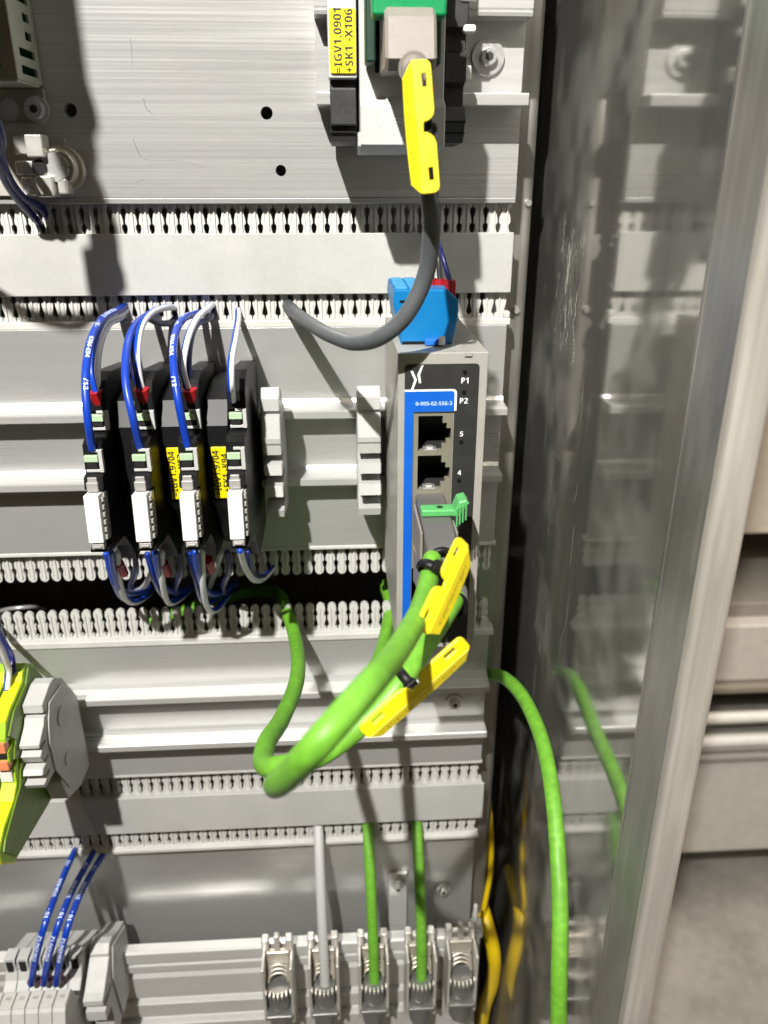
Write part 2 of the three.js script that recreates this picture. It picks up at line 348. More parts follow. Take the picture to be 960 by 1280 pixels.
comb('lowest comb strip, under the lower closed duct cover', -317.2, -4.4, true, [box(X0, 68.2, -2.2, 0, -2, 3, 0.4)]);
function cover(label, y0, y1, z, x1) {
  const t = thing('duct_cover', label, 'duct cover', [0, y0, 0], 'plain grey covers of the closed wiring ducts');
  part('cover', box(X0, x1, 0, y1 - y0, z - 1.5, z, 0.35), M.cover, t);
  part('cover_flank', [box(X0, x1 - 0.6, 1, 2.6, z - 8, z - 1.6, 0.2), box(X0, x1 - 0.6, y1 - y0 - 2.6, y1 - y0 - 1, z - 8, z - 1.6, 0.2)], M.cover, t);
}
cover('plain light grey duct cover between the two upper comb strips', -41.8, -19.9, 0, 67.3);
cover('plain light grey duct cover between the two lower comb strips', -304.6, -282, 0, 69.2);
cover('added plain light grey duct cover over the unseen left part of the open gap, keeping light out', -191, -150, -1, -184);  // added out of view so no light leaks into the gap
// device rails
function shelf(y, x1, d = 10, h = 3.3) {            // a lip that stands out of the web, its top running up into it
  return prof([[-1, y + h + 2.2], [0, y + h + 2.2], [0.8, y + h + 0.8], [2, y + h + 0.1], [d - 0.6, y + h], [d, y + h - 0.5], [d, y + 0.4], [d - 0.5, y], [0, y - 0.2], [-1, y - 0.2]], X0, x1);
}
{
  const t = thing('device_rail', 'wide aluminium rail profile carrying the relays and the switch', 'rail', [0, 0, 0]);
  part('web', box(X0, 66.6, -148.9, -54.1, -3, 0, 0.2), M.rail, t);
  part('rail_lip', shelf(-87.9, 66.7), M.railBright, t); part('rail_lip', shelf(-116, 66.4), M.railBright, t);
}
{
  const t = thing('device_rail', 'wide aluminium rail profile under the open wiring gap', 'rail', [0, 0, 0]);
  part('web', box(X0, 66.8, -267.3, -194.7, -3, 0, 0.2), M.rail, t);
  part('rail_lip', shelf(-219.6, 66.8, 10, 3.6), M.railBright, t); part('rail_lip', shelf(-245.5, 66.6, 10, 3.6), M.railBright, t);
  const [sx, sy] = [52.1, -231.1, 1.5];
  const s = part('screw', [rod([sx, sy, 0], [sx, sy, 1.2], 4.3, 4.1, 22), rod([sx, sy, 1.2], [sx, sy, 3.4], 2.7, 2.2, 18)], M.zinc, t);
  part('screw_socket', rod([sx, sy, 3.35], [sx, sy, 3.5], 1.1, 1.1, 6), M.dark, s);
}
{
  const t = thing('short_rail', 'short piece of mounting rail with a large washered screw at top right', 'rail', [0, 0, 0]);
  const x0 = -4.8, x1 = 66;
  part('web', box(x0, x1, 22, 52, 0.02, 4, 0.2), M.railBright, t);
  part('rail_lip', box(x0, x1 + 0.6, 21.3, 25.2, 4.05, 14, 0.4), M.railBright, t);
  part('rail_lip', prof([[3, 47.2], [14, 47.2], [14.3, 48.2], [13.6, 48.8], [14.3, 49.4], [14.3, 90], [3, 90]], x0, x1), M.railBright, t);
  const s = part('screw', [rod([53.6, 36.6, 4], [53.6, 36.6, 5.4], 5.7, 5.5, 28), rod([53.6, 36.6, 5.4], [53.6, 36.6, 7.6], 3, 2.5, 22)], M.zinc, t);
  part('screw_socket', [rod([53.6, 36.6, 7.55], [53.6, 36.6, 7.7], 1.5, 1.5, 6)], M.darkGrey, s);
}
{
  const t = thing('lower_plate', 'smooth aluminium plate below the lowest comb strip', 'plate', [0, 0, 0]);
  part('plate', box(X0, 67, -776, -319.6, -9, -6, 0.2), M.lowerPlate, t);
  const s = [[51.1, -359.1, -5], [26.3, -351.8, -2]];
  const b = part('bracket', [box(s[1][0] - 5, s[1][0] + 5, -392, s[1][1] + 7, -6, -3.5, 0.4)], M.railBright, t);
  for (const [sx, sy, sz] of s) { const w = part('screw', [rod([sx, sy, sz - 2], [sx, sy, sz + 0.6], 4.1, 3.9, 20), rod([sx, sy, sz + 0.6], [sx, sy, sz + 2.6], 2.5, 2, 18)], M.zinc, t); part('screw_socket', rod([sx, sy, sz + 2.55], [sx, sy, sz + 2.7], 1, 1, 6), M.dark, w); }
}
{
  const t = thing('ribbed_rail', 'bright ribbed aluminium rail along the bottom that holds the shield clamps', 'rail', [0, 0, 0]);
  part('rail_body', prof([[9, -371.4], [14, -371], [15, -372], [15, -378.6], [12, -379.4], [12, -381], [14.6, -381.6], [14.6, -385.6], [12.5, -386.2], [11, -391], [12.6, -393], [12.6, -407.6], [10.5, -409], [10.5, -411.5], [13.5, -412.5], [13.5, -421.5], [11, -423], [11, -426], [15, -427], [15, -470], [8.4, -470], [8.4, -372]], X0, 68), M.ribRail, t);
}

// ---------------------------------------------------------------- relays and their label holders
function makeRelay(label) {
  const t = thing('relay_module', label, 'relay', [0, -100, 0], 'relay modules in a row');
  part('housing', prof([[3, 34], [36, 38], [43, 36.5], [46.5, 33], [47, 27], [45, 26], [45, 20], [52, 19], [55, 20.5], [58.5, 19], [59.5, 9.5], [62, 9], [63, 5], [58.5, 4], [60, -2], [62, -14], [66.5, -15], [66.5, -16], [60, -17.4], [47, -19], [40, -26], [34, -34], [3, -34]], -3.1, 3.1, 0.25), M.black, t);
  for (const [y0, y1, z] of [[20.5, 27.2, 46], [9.8, 17.5, 58]]) {
    const c = part('terminal', [box(1.9, 3.2, y0, y1, z, z + 2, 0.2), box(-2.6, 1.9, y0, y0 + 1, z, z + 1.6, 0.2), box(-0.6, 1.9, y1 - 1, y1, z, z + 1.2, 0.2)], M.lightGrey, t);
    part('terminal_label', box(-2.7, 1.7, (y0 + y1) / 2 - 0.2, (y0 + y1) / 2 + 2, z, z + 2.1, 0.2), plastic(0.42, 0.56, 0.36, 0.5), t);
    part('terminal_opening_shade', box(-2.2, 1.2, y0 + 1.1, (y0 + y1) / 2 - 0.3, z - 1, z + 1.7, 0.2), M.dark, t);  // solid block, near-black for the unlit inside of the terminal
  }
  part('release_clip', [box(-2.3, 1.6, 4.2, 7.6, 58, 63.5, 0.5), box(-1.9, 1.2, 7.4, 9, 60, 62.6, 0.3)], M.clear, t);
  const lean = g => g.rotateX(-0.09).translate(0, -1, 66);
  part('relay_cover', lean(box(-2.7, 2.2, -11.2, 5.2, -6, 1.2, 0.4)), M.white, t);
  const teeth = []; for (let i = 0; i < 6; i++) teeth.push(lean(box(2.3, 3.2, -10.5 + i * 2.6, -8.9 + i * 2.6, -4, -0.6, 0.2)));
  teeth.push(lean(box(2.3, 3.05, -11, 5, -6, -2.6, 0.2)));
  part('relay_socket', teeth, M.clear, t);
  part('lower_clip', [lean(box(-2, 2, -13.6, -11.6, -3, 0.6, 0.3)), lean(box(-1.4, 1.4, -13, -12.2, 0.6, 1.2, 0.2))], M.clear, t);
  part('lower_terminal', [box(-2.2, 2.4, -19.4, -17.6, 52, 58, 0.2)], M.lightGrey, t);
  return t;
}
const RX = [-80.4, -65, -49.7, -34.2], ORD = ['leftmost', 'second', 'third', 'rightmost'];
const relay0 = makeRelay('leftmost of the four black relay modules with white relay covers');
RX.forEach((x, i) => {
  const l = ['leftmost of the four black relay modules with white relay covers', 'second black relay module from the left with white relay cover', 'third black relay module from the left with white relay cover', 'rightmost black relay module, with a single striped wire into its top'][i];
  if (i === 0) relay0.position.set(x * S, -0.1, 0); else copyOf(relay0, 'relay_module', l, [x, -100, 0]);
});
for (let i = 0; i < 3; i++) {
  const t = thing('label_holder', ['black spacer between the two leftmost relays', 'black label holder with partly hidden yellow tag left of the third relay', 'black label holder with yellow tag left of the rightmost relay'][i], 'label holder', [0, 0, 0], 'label holders between the relays');
  const c = RX[i];
  
  part('holder', prof([[3, -70], [20, -69], [38, -72], [43, -80], [43, -108], [36, -114], [22, -134], [3, -134]], c + 3.6, c + 11.6, 0.3), M.black, t);
  if (i === 0) continue;
  part('tag', box(c + 5, c + 11.2, -106.8, -87.4, 43.05, 44, 0.4), M.yellowLabel, t);
  part('lettering', [text('=IGV1.9704', 2.3, c + 6.5, -97, 44.06, Math.PI / 2), text('+SK1 -K9' + (i + 2), 2.3, c + 9.6, -97, 44.06, Math.PI / 2)], M.ink, t);
}
// end stops
function endStop(label, x0, x1, dy, m) {
  const t = thing('end_stop', label, 'end stop', [0, dy, 0], 'grey clip-on end stops');
  part('body', prof([[2, -86], [10, -80], [19, -73], [24, -71.4], [29, -74.5], [29, -79], [27.5, -79.4], [27.5, -80.6], [29.5, -81], [31, -89], [30, -95.5], [20, -96], [20, -98.6], [31, -99], [31.5, -103], [17, -103.5], [17, -107], [31, -107.4], [32, -111.5], [20, -112], [20, -117], [31, -117.4], [30, -120.4], [20, -121], [20, -122.4], [12, -124], [2, -124]], x0, x1, 0.3), m, t);
  const inner = part('latch', [box(x0 + 1, x1 - 1, -118, -96, 12, 20.4, 0.4)], M.midGrey, t);
  part('latch_hole', box((x0 + x1) / 2 - 1.2, (x0 + x1) / 2 + 1.2, -106.6, -103.8, 17, 21, 0.1), M.dark, inner);
  part('seam', [box(x0 + 0.1, x1 - 0.1, -91.2, -90.8, 28, 30.9, 0)], M.midGrey, t);
  return t;
}
endStop('grey end stop right of the relay row', -28, -21.2, 0, M.lightGrey);
endStop('light grey end stop left of the switch, with a cable shadow across it', 7, 15.6, 0, M.lightGrey);

// ---------------------------------------------------------------- the switch
{
  const t = thing('network_switch', 'narrow grey industrial network switch with dark front label and stacked ports', 'network switch', [0, 0, 0]);
  const x0 = 18.3, x1 = 45.5, yt = -49, yb = -152, zf = 75;
  part('housing', [box(x0, x0 + 1, yb, yt, 10, zf - 0.6, 0.3), box(x1 - 1, x1, yb, yt, 10, zf - 0.6, 0.3), box(x0 + 1, x1 - 1, yb, yb + 1, 10, zf - 0.6, 0.2), box(x0 + 1, x1 - 1, yb + 1, yt - 1, 10, 11, 0.1)], M.sheet, t);
  const vents = []; for (let i = 0; i < 4; i++) { vents.push(rectPts(38.2, 40.4, -30 - i * 3.2 - 36, -30 - i * 3.2 - 35)); vents.push(rectPts(24 + i * 3, 25.8 + i * 3, -71.2, -70.4)); }
  part('top_sheet', slab(rectPts(x0 + 0.6, x1 - 0.6, -74.2, -10), 0, 1, vents).rotateX(-Math.PI / 2).translate(0, yt - 1, 0), M.sheet, t);
  part('front_frame', slab(rectPts(x0, x1, yb, yt), zf - 0.8, zf, [rectPts(23.3, 35.6, -134, -67.4)], 0.2), M.sheet, t);
  const lab = roundRect(20.3, 42.9, -150, -52.3, 1.4); lab.holes.push(new THREE.Path(rectPts(23, 35.7, -134, -67).map(p => new THREE.Vector2(...p))));
  part('front_label', slab(lab, zf + 0.02, zf + 0.25), M.darkGrey, t);
  const bl = new THREE.Shape(); bl.moveTo(20.3, -149); bl.lineTo(23, -149); bl.lineTo(23, -67); bl.lineTo(35.6, -67); bl.lineTo(35.6, -61.6); bl.quadraticCurveTo(35.6, -60.6, 34.6, -60.6); bl.lineTo(20.3, -60.6);
  part('blue_field', slab(bl, zf + 0.27, zf + 0.35), M.bluePrint, t);
  const rim = new THREE.Shape(); rim.moveTo(20.3, -60.6); rim.lineTo(34.6, -60.6); rim.quadraticCurveTo(35.6, -60.6, 35.6, -61.6); rim.lineTo(35.6, -66.8); rim.lineTo(36.3, -66.8); rim.lineTo(36.3, -61.4); rim.quadraticCurveTo(36.3, -60, 34.8, -60); rim.lineTo(20.3, -60);
  const chev = (a) => slab(a, zf + 0.27, zf + 0.33);
  part('front_print', [slab(rim, zf + 0.27, zf + 0.34),
    chev([[22.0, -54.4], [22.7, -54.2], [24.0, -57], [22.9, -60], [22.2, -60], [23.2, -57.1]]), chev([[25.2, -52.8], [25.9, -52.6], [24.9, -55.4], [25.3, -58], [24.6, -58], [24.1, -55.4]]),
    text('P1', 1.75, 38.6, -57.4, zf + 0.3), text('P2', 1.75, 38.5, -63.7, zf + 0.3), text('5', 1.6, 38.2, -74.3, zf + 0.3), text('4', 1.6, 38, -87.1, zf + 0.3)], M.print, t);
  part('model_print', text('0-905-02-556-3', 1.2, 29.3, -64.4, zf + 0.4), new THREE.MeshStandardMaterial({ color: L(0.45, 0.6, 0.8), roughness: 0.6 }), t);
  for (const [x, y] of [[38.5, -54.8], [38.5, -61], [38.2, -76.9], [38, -89.8]]) part('indicator', rod([x, y, zf + 0.1], [x, y, zf + 0.55], 0.75, 0.65, 12), M.black, t);
  const port = (yt, cut) => [[24.7, yt - 11.4], [32.3, yt - 11.4], [32.3, yt - 9.6], [33.6, yt - 9.6], [33.6, yt - 8], [35, yt - 8], [35, yt - 4], [33.6, yt - 4], [33.6, yt - 2.3], [32.3, yt - 2.3], [32.3, yt], [24.7, yt]];
  const P4 = [-68.5, -81.4, -94.3, -107.2, -120.1].slice(0, 4);
  const jb = part('port_block', slab(rectPts(23.35, 35.55, -121, -67.45), zf - 3, zf - 0.3, P4.map(y => port(y))), plastic(0.3, 0.285, 0.22, 0.4, { metalness: 0.35 }), t);
  part('port_cavity', [box(23.4, 35.5, -120.9, -67.5, zf - 21, zf - 20, 0)], M.darkGrey, t);
  for (const y of P4) {
    part('port_lining', [box(24.1, 24.65, y - 11.5, y, zf - 20, zf - 3.05, 0), box(35.05, 35.5, y - 11.5, y, zf - 20, zf - 3.05, 0), box(24.65, 35, y - 12.1, y - 11.45, zf - 20, zf - 3.05, 0)], M.darkGrey, t);
    part('contact_spring', [box(26.6, 30.6, y - 11.35, y - 10.9, zf - 4, zf - 0.2, 0.1), box(27.6, 29.6, y - 10.9, y - 10.4, zf - 3.5, zf - 1.4, 0.1)], M.zinc, t);
  }
  part('rail_foot', [box(22, 42, -118, -84, 0.4, 9.6, 0.5)], M.sheet, t);
}
{
  const t = thing('terminal_plug', 'bright blue terminal plug standing on top of the switch', 'terminal plug', [0, 0, 0]);
  const q = [16.7, -34.2, 58], zf = 62;
  const sh = [[20.2, -49], [36.2, -49], [37.8, -41], [37.8, -35.6], [34.4, -32.4], [18, -32.4], [17.6, -36]];
  part('body', slab(sh, 32, zf, [], 0.4), M.blue, t);
  const slots = []; for (let i = 0; i < 4; i++) slots.push(box(18.6, 22.2, -32.5, -31.9, 34 + i * 6.6, 36.4 + i * 6.6, 0.1), box(23, 26.6, -32.5, -31.9, 34 + i * 6.6, 36.4 + i * 6.6, 0.1), box(18.6, 22.2, -32.5, -31.9, 38.6 + i * 6.6, 39.6 + i * 6.6, 0.1), box(23, 26.6, -32.5, -31.9, 38.6 + i * 6.6, 39.6 + i * 6.6, 0.1));
  part('grip_ribs', slots, plastic(0.06, 0.3, 0.55, 0.4), t);
  part('coding_slot', [box(19.6, 23.2, -36.2, -35.4, zf - 0.3, zf + 0.15, 0), box(20.6, 29.6, -48.8, -48, zf - 0.3, zf + 0.15, 0)], M.black, t);
  part('locking_tab', [box(27.4, 34, -48.8, -46.8, zf, zf + 3.4, 0.4)], M.blueTab, t);
  part('tab_lever', [box(31.4, 33.4, -48.6, -45.8, zf + 3.2, zf + 4.4, 0.3)], M.white, t);
  part('test_pin', [rod([26.4, -33.8, 52], [26.4, -30.6, 52], 0.9, 0.7), rod([28, -33.8, 53], [28, -31, 53], 0.8, 0.6)], M.orange, t);
}
for (const [i, x] of [[0, 36.3], [1, 33.4], [2, 30.9]]) {
  const t = thing('ferrule_wire', ['dark wire in the rightmost red ferrule of the blue plug', 'dark wire in the middle red ferrule of the blue plug', 'dark wire in the red ferrule of the blue plug nearest the grey cable'][i], 'wire', [0, 0, 0]);
  const z = [53, 50, 49][i];
  part('insulation', tube([[x, -31, z], ...[[[33.8, -23.1, 50], [33.7, -19.8, 40], [34.7, -18.1, 20], [37.3, -17.2, -8]], [[32.8, -23.3, 48], [32.9, -19.9, 38], [34.1, -17.9, 18], [36.4, -17.2, -8]], [[31.6, -23.4, 47], [31.9, -20, 37], [33.3, -18, 17], [35.5, -17.2, -8]]][i]], 0.8, 24, 8), [M.navyWire, M.darkGrey, M.navyWire][i], t);
  part('ferrule', [rod([x, -37.4 + (i ? 2 : 0), z], [x, -30.6, z], 1.5, 1.75, 12), box(x - 1.7, x + 1.7, -36.4 + (i ? 2 : 0), -31, z - 1.4, z + 1.4, 0.5)], M.red, t);
}

// ---------------------------------------------------------------- terminal module, label clip and plug at the top
{
  const t = thing('label_clip', 'grey and black label clip with yellow tag reading =IGV1.0901 +SK1 -X106', 'label holder', [0, 0, 0]);
  part('holder', box(-0.5, 8.1, 26.8, 62, 28, 37.2, 0.5), M.lightGrey, t);
  part('foot', prof([[5, 60], [28, 60], [28, 27], [33, 26.8], [34.5, 24], [34.5, 14.2], [31, 13.8], [31, 12.6], [34, 12.4], [33, 9.5], [29, 8.4], [5, 9]], -0.2, 7.9, 0.3), M.darkGrey, t);
  part('foot_rib', [box(-0.3, 8, 11.9, 12.5, 31, 34.6, 0.1), box(-0.3, 8, 14, 14.6, 31, 35, 0.1)], M.black, t);
  part('tag', slab(roundRect(0, 7.9, 28, 44.9, 0.8), 37.25, 38, [], 0.15), M.yellowLabel, t);
  part('lettering', [text('=IGV1.0901', 2.35, 2.45, 36.5, 38.06, Math.PI / 2), text('+SK1 -X106', 2.35, 5.75, 36.5, 38.06, Math.PI / 2)], M.ink, t);
}
{
  const t = thing('socket_module', 'light grey network socket module on the short top rail', 'socket module', [0, 0, 0]);
  const x0 = 8.8, x1 = 34.4;
  part('housing', prof([[5, 90], [40, 90], [40, 21.4], [44.2, 19.6], [45, 18.6], [45, 8.4], [41, 6.2], [5, 6.2]], x0, x1, 0.35), M.lightGrey, t);
  part('side_cheek', [box(x0 - 0.8, x0 + 0.2, 7.8, 11.8, 36, 44, 0.3)], M.lightGrey, t);
  const mk = []; for (const [r, a0, a1, cx, cy] of [[3, 0.6, 2.4, 20, 12.5], [2.1, 0.5, 2.2, 20.2, 12.5]]) { const p = []; for (let i = 0; i <= 8; i++) { const a = a0 + (a1 - a0) * i / 8; p.push([cx + r * Math.cos(a), cy + r * Math.sin(a), 45]); } mk.push(...tube(p, 0.16, 14, 5)); }
  mk.push(rod([17.4, 10, 45], [19.2, 12, 45], 0.16), rod([21, 10, 45], [22.6, 11.4, 45], 0.16), rod([13.6, 13.4, 45], [14.6, 13.4, 45], 0.14));
  part('embossed_mark', mk, M.white, t);
  part('socket_opening_shade', box(13.4, 29, 28, 48, 39, 40.3, 0.3), M.dark, t);  // flat dark block painted as the shaded socket depth
  part('latch_frame', [box(11.4, 31.4, 38.6, 60, 58, 66, 1), box(18, 25, 37.6, 40, 60, 66.3, 0.5)], M.green, t);
  part('latch_leg', [box(10.2, 13.2, 29.4, 60, 41, 52, 0.8), box(29.2, 31.8, 29, 60, 41, 52, 0.8)], M.shadeGreen, t);
}
{
  const t = thing('end_stop', 'black end stop with white catches right of the socket module', 'end stop', [0, 0, 0]);
  part('body', prof([[4, 90], [28, 90], [28, 42], [24, 41], [24, 36], [27, 35], [27, 27], [22, 26], [22, 21], [28, 20], [29, 16], [25, 9.5], [4, 9]], 36.2, 43, 0.3), M.darkGrey, t);
  part('catch', [box(40, 45.6, 48.6, 53, 25, 29, 0.8), box(41.4, 45.4, 40.4, 42.6, 25, 29, 0.8), box(42.6, 45, 27.6, 32, 22, 25, 0.6)], M.white, t);
  part('rib', [box(36.6, 43.1, 15.2, 16, 24, 28.8, 0.1), box(36.6, 43.1, 12, 12.8, 24, 27, 0.1)], M.black, t);
}
{
  const t = thing('cable_plug', 'beige grey cable plug in the socket module at the top', 'plug', [0, 0, 0]);
  part('body', [prof([[40, 48], [64, 42], [70, 38], [73, 28], [70, 25.4], [40, 27]], 14.6, 28.2, 0.8)], M.beige, t);
  part('collar', [rod([22.2, 26.9, 68], [21.4, 23.6, 82], 3.6, 3.0, 20), rod([22.7, 28.4, 62], [21.9, 25.5, 74], 4.4, 4.0, 20)], M.beige, t);
}
{
  const c = part('patch_cable', tube([[21.8, 26.9, 72], [20.8, 20.7, 88], [22, 8.6, 98], [23.9, -4, 98], [25.4, -13.8, 92], [24.5, -25.3, 88], [19.2, -36.3, 87], [12.7, -42.4, 84], [5.9, -46, 74], [-1.5, -46.8, 58], [-8.9, -46.9, 34], [-14.7, -46.8, 12], [-18.1, -46.4, -3], [-20.6, -45, -10]], 2.35, 110, 16), M.greyCable, scene);
  tag(c, 'thick grey cable looping from the top plug down behind the duct cover', 'cable');
}
// cable markers: a folded yellow strip with two windows and a waist for the tie
function marker(label, a, b, side, w, side2, w2, tie, tieR) {
  const t = thing('cable_marker', label, 'cable marker', [0, 0, 0], 'yellow cable markers');
  const A = V(a), B = V(b), ey = B.clone().sub(A), len = ey.length(); ey.normalize();
  const axes = q => { const d = V(q).sub(A); const ex = d.addScaledVector(ey, -d.dot(ey)).normalize(); return [ex, new THREE.Vector3().crossVectors(ex, ey)]; };
  const [ex, ez] = axes(side), [fx, fz] = axes(side2);
  const s = new THREE.Shape(), r = w * 0.42;
  s.moveTo(0, 0.6); s.lineTo(0, len - 0.6); s.quadraticCurveTo(0, len, 0.6, len); s.lineTo(w - r, len); s.quadraticCurveTo(w, len, w, len - r);
  s.lineTo(w, len * 0.63); s.quadraticCurveTo(w * 0.95, len * 0.55, w * 0.42, len * 0.545); s.lineTo(w * 0.38, len * 0.47); s.quadraticCurveTo(w * 0.95, len * 0.46, w, len * 0.36);
  s.lineTo(w, r); s.quadraticCurveTo(w, 0, w - r, 0); s.lineTo(0.6, 0); s.quadraticCurveTo(0, 0, 0, 0.6);
  part('front_leaf', frame(slab(s, -0.45, 0.45, [rectPts(w * 0.48, w * 0.74, len * 0.1, len * 0.2), rectPts(w * 0.48, w * 0.74, len * 0.8, len * 0.9)], 0.15), A, ex, ey, ez), M.yellow, t);
  const s2 = new THREE.Shape(); s2.moveTo(0, 0.4); s2.lineTo(w2 * 0.8, 2.5); s2.quadraticCurveTo(w2 * 1.06, len / 2, w2 * 0.8, len - 3); s2.lineTo(0, len - 0.6);
  part('side_leaf', frame(slab(s2, -0.45, 0.45, [], 0.12), A, fx, ey, fz), M.yellow, t);
  const pr = []; for (let i = 0; i < 24; i++) { const k = i % 3 === 0 ? 1 : -1; pr.push(box(w2 * 0.3, w2 * (0.42 + 0.2 * rnd()), len * 0.16 + i * len * 0.028, len * 0.16 + i * len * 0.028 + 0.3 + 0.3 * rnd(), 0.45, 0.52, 0), box(w2 * 0.3, w2 * (0.42 + 0.2 * rnd()), len * 0.16 + i * len * 0.028, len * 0.16 + i * len * 0.028 + 0.3 + 0.3 * rnd(), -0.52, -0.45, 0)); }
  part('stamped_text', pr.map(g => frame(g, A, fx, ey, fz)), plastic(0.5, 0.4, 0.01, 0.6), t);
  const T = V(tie), up = new THREE.Vector3().crossVectors(ey, new THREE.Vector3(0, 0, 1)).normalize(), nz = new THREE.Vector3().crossVectors(up, ey);
  const tg = new THREE.TorusGeometry(tieR, 0.7, 8, 26).rotateX(Math.PI / 2).scale(1, 1.9, 1);
  part('cable_tie', frame(tg, T, up, ey, nz), M.black, t);
  part('tie_head', frame(box(-1.6, 1.6, -1.7, 1.7, tieR - 0.6, tieR + 1.6, 0.4), T, up, ey, nz), M.black, t);
  return t;
}
function geoRaw(list) { const gs = list.map(g => g.index ? g.toNonIndexed() : g); return mergeGeometries(gs); }
marker('yellow folded marker tied to the grey cable at the top', [21.1, -4.4, 106], [18.5, 24.1, 102], [25.7, -3.1, 106], 4.6, [18, -3.7, 102], 3.4, [22.4, 10, 98], 2.6);
marker('upper yellow marker tied to the thick green cable in front of the switch', [19.3, -98.2, 153], [31, -83.6, 136], [15.6, -93.6, 154], 4.4, [23.9, -104.9, 149], 5.2, [23.9, -98.2, 120], 3.3);
marker('lower yellow marker slanting below the switch, tied to the second green cable', [5.2, -122.9, 158], [30.3, -104.2, 149], [3.5, -118.4, 158], 4.2, [8, -130.5, 155], 3.6, [16.1, -118.9, 141], 3.3);

// ---------------------------------------------------------------- green cables
function cable(name, label, pts, r, m, seg = 110, group) { return tag(part(name, tube(pts, r, seg, 18), m, scene, true), label, 'cable', group); }
cable('network_cable', 'thick bright green cable looping down from the upper plug of the switch', [[25.3, -99.4, 112], [23.3, -100.3, 122], [18.5, -97.3, 144], [10.9, -91.4, 170], [3.1, -86.2, 191], [-4.3, -89.1, 200], [-10.3, -102, 193], [-14.8, -118.1, 178], [-16, -137.9, 154], [-10.1, -152.6, 126], [0.3, -167.7, 88], [10.7, -181.5, 48], [17.7, -185.7, 16], [21.9, -183.9, -12], [20.4, -183, -30]], 2.75, M.greenCable, 150);
cable('network_cable', 'bright green cable curling out of the wiring gap to the lower plug', [[-96.9, -208.8, -46], [-70, -200.3, -46], [-46.4, -193.1, -44], [-32.3, -185.8, -30], [-25.4, -182.2, -5], [-19.5, -178.8, 28], [-17.5, -172.1, 62], [-20.5, -162.4, 98], [-23, -151.3, 124], [-21.8, -144.9, 140], [-16.2, -137.3, 150], [-6.7, -132.6, 152], [4.2, -128.3, 146], [14.8, -120, 140], [20.7, -117.8, 130], [27.8, -117.3, 116], [33.3, -116.3, 105], [35.3, -118.1, 96]], 2.85, M.greenCable, 150);
cable('network_cable', 'bright green cable hanging in an arc in front of the steel side sheet', [[66.4, -229.7, -20], [69.5, -222, -8], [72.2, -210.1, 12], [74.8, -202.8, 36], [76.4, -202.8, 62], [75, -207.1, 86], [73.3, -217.5, 104], [71.8, -232, 118], [70.4, -250.1, 128], [71.6, -286.8, 134]], 2.9, M.greenCable, 90);
// the two plugs in the switch
function switchPlug(label, y, latch) {
  const t = thing('network_plug', label, 'plug', [0, y, 0], 'network plugs in the switch');
  part('body', [prof([[60, 5.4], [84, 5.2], [98, 4.6], [108, 2.6], [110, -2], [108, -6], [96, -6.6], [60, -5.4]], 24.2, 33.4, 0.6)], plastic(0.11, 0.108, 0.105, 0.4), t);
  part('strain_ring', [new THREE.TorusGeometry(3.6, 1.1, 10, 24).translate(28.4, -1.5, 110)], M.black, t);
  part('metal_clip', [box(23.2, 24, -9, 3, 78, 100, 0.2), box(33.6, 34.4, -9, 3, 78, 100, 0.2)], M.beige, t);
  if (latch) {
    const l = part('latch', [box(24.2, 34.5, 4.9, 7.2, 88, 93, 0.6), slab([[33.6, 4.9], [36, 4.9], [38.6, 9], [37.6, 10.2], [35.4, 9.6]], 86, 93, [], 0.4)], M.latchGreen, t);
    const ribs = []; for (let i = 0; i < 4; i++) ribs.push(box(34.6 + i * 0.9, 35.1 + i * 0.9, 1.8 + i * 0.7, 8 + i * 0.4, 93, 93.6, 0.1)); part('latch_rib', ribs, M.latchGreen, l);
    part('latch_hole', rod([30, 7.1, 90.5], [30, 7.3, 90.5], 1, 1, 14), M.dark, l);
  }
  return t;
}
switchPlug('upper plug in the switch, with a green latch across it', -99.6, true);
const plug2 = switchPlug('lower plug in the switch, mostly hidden behind the yellow markers', -116.5, false); plug2.rotation.y = 0.12; plug2.position.x = -8.6 * S;

// ---------------------------------------------------------------- relay wires
const printTex = (() => {
  const cv = document.createElement('canvas'); cv.width = 1024; cv.height = 96; const c = cv.getContext('2d');
  c.fillStyle = '#0c3aa8'; c.fillRect(0, 0, 1024, 96); c.fillStyle = '#e4eaf6'; c.font = 'bold 27px sans-serif'; c.textBaseline = 'middle';
  for (let k = 0; k < 3; k++) { c.fillText('9704-K94/12', 230, 16 + 32 * k); c.fillText('- 10 -', 430, 16 + 32 * k); c.fillText('9704-K94', 560, 16 + 32 * k); c.fillText('/12', 760, 16 + 32 * k); }
  const t = new THREE.CanvasTexture(cv); t.colorSpace = THREE.SRGBColorSpace; t.wrapS = t.wrapT = THREE.RepeatWrapping; return t;
})();
const stripeTex = dataTex(8, 64, (u, v) => (v < 0.5 ? [0.88, 0.88, 0.9] : [0.06, 0.26, 0.72]), true);
const printed = (off) => { const t = printTex.clone(); t.offset.set(0, off); t.needsUpdate = true; return new THREE.MeshPhysicalMaterial({ map: t, roughness: 0.38 }); };

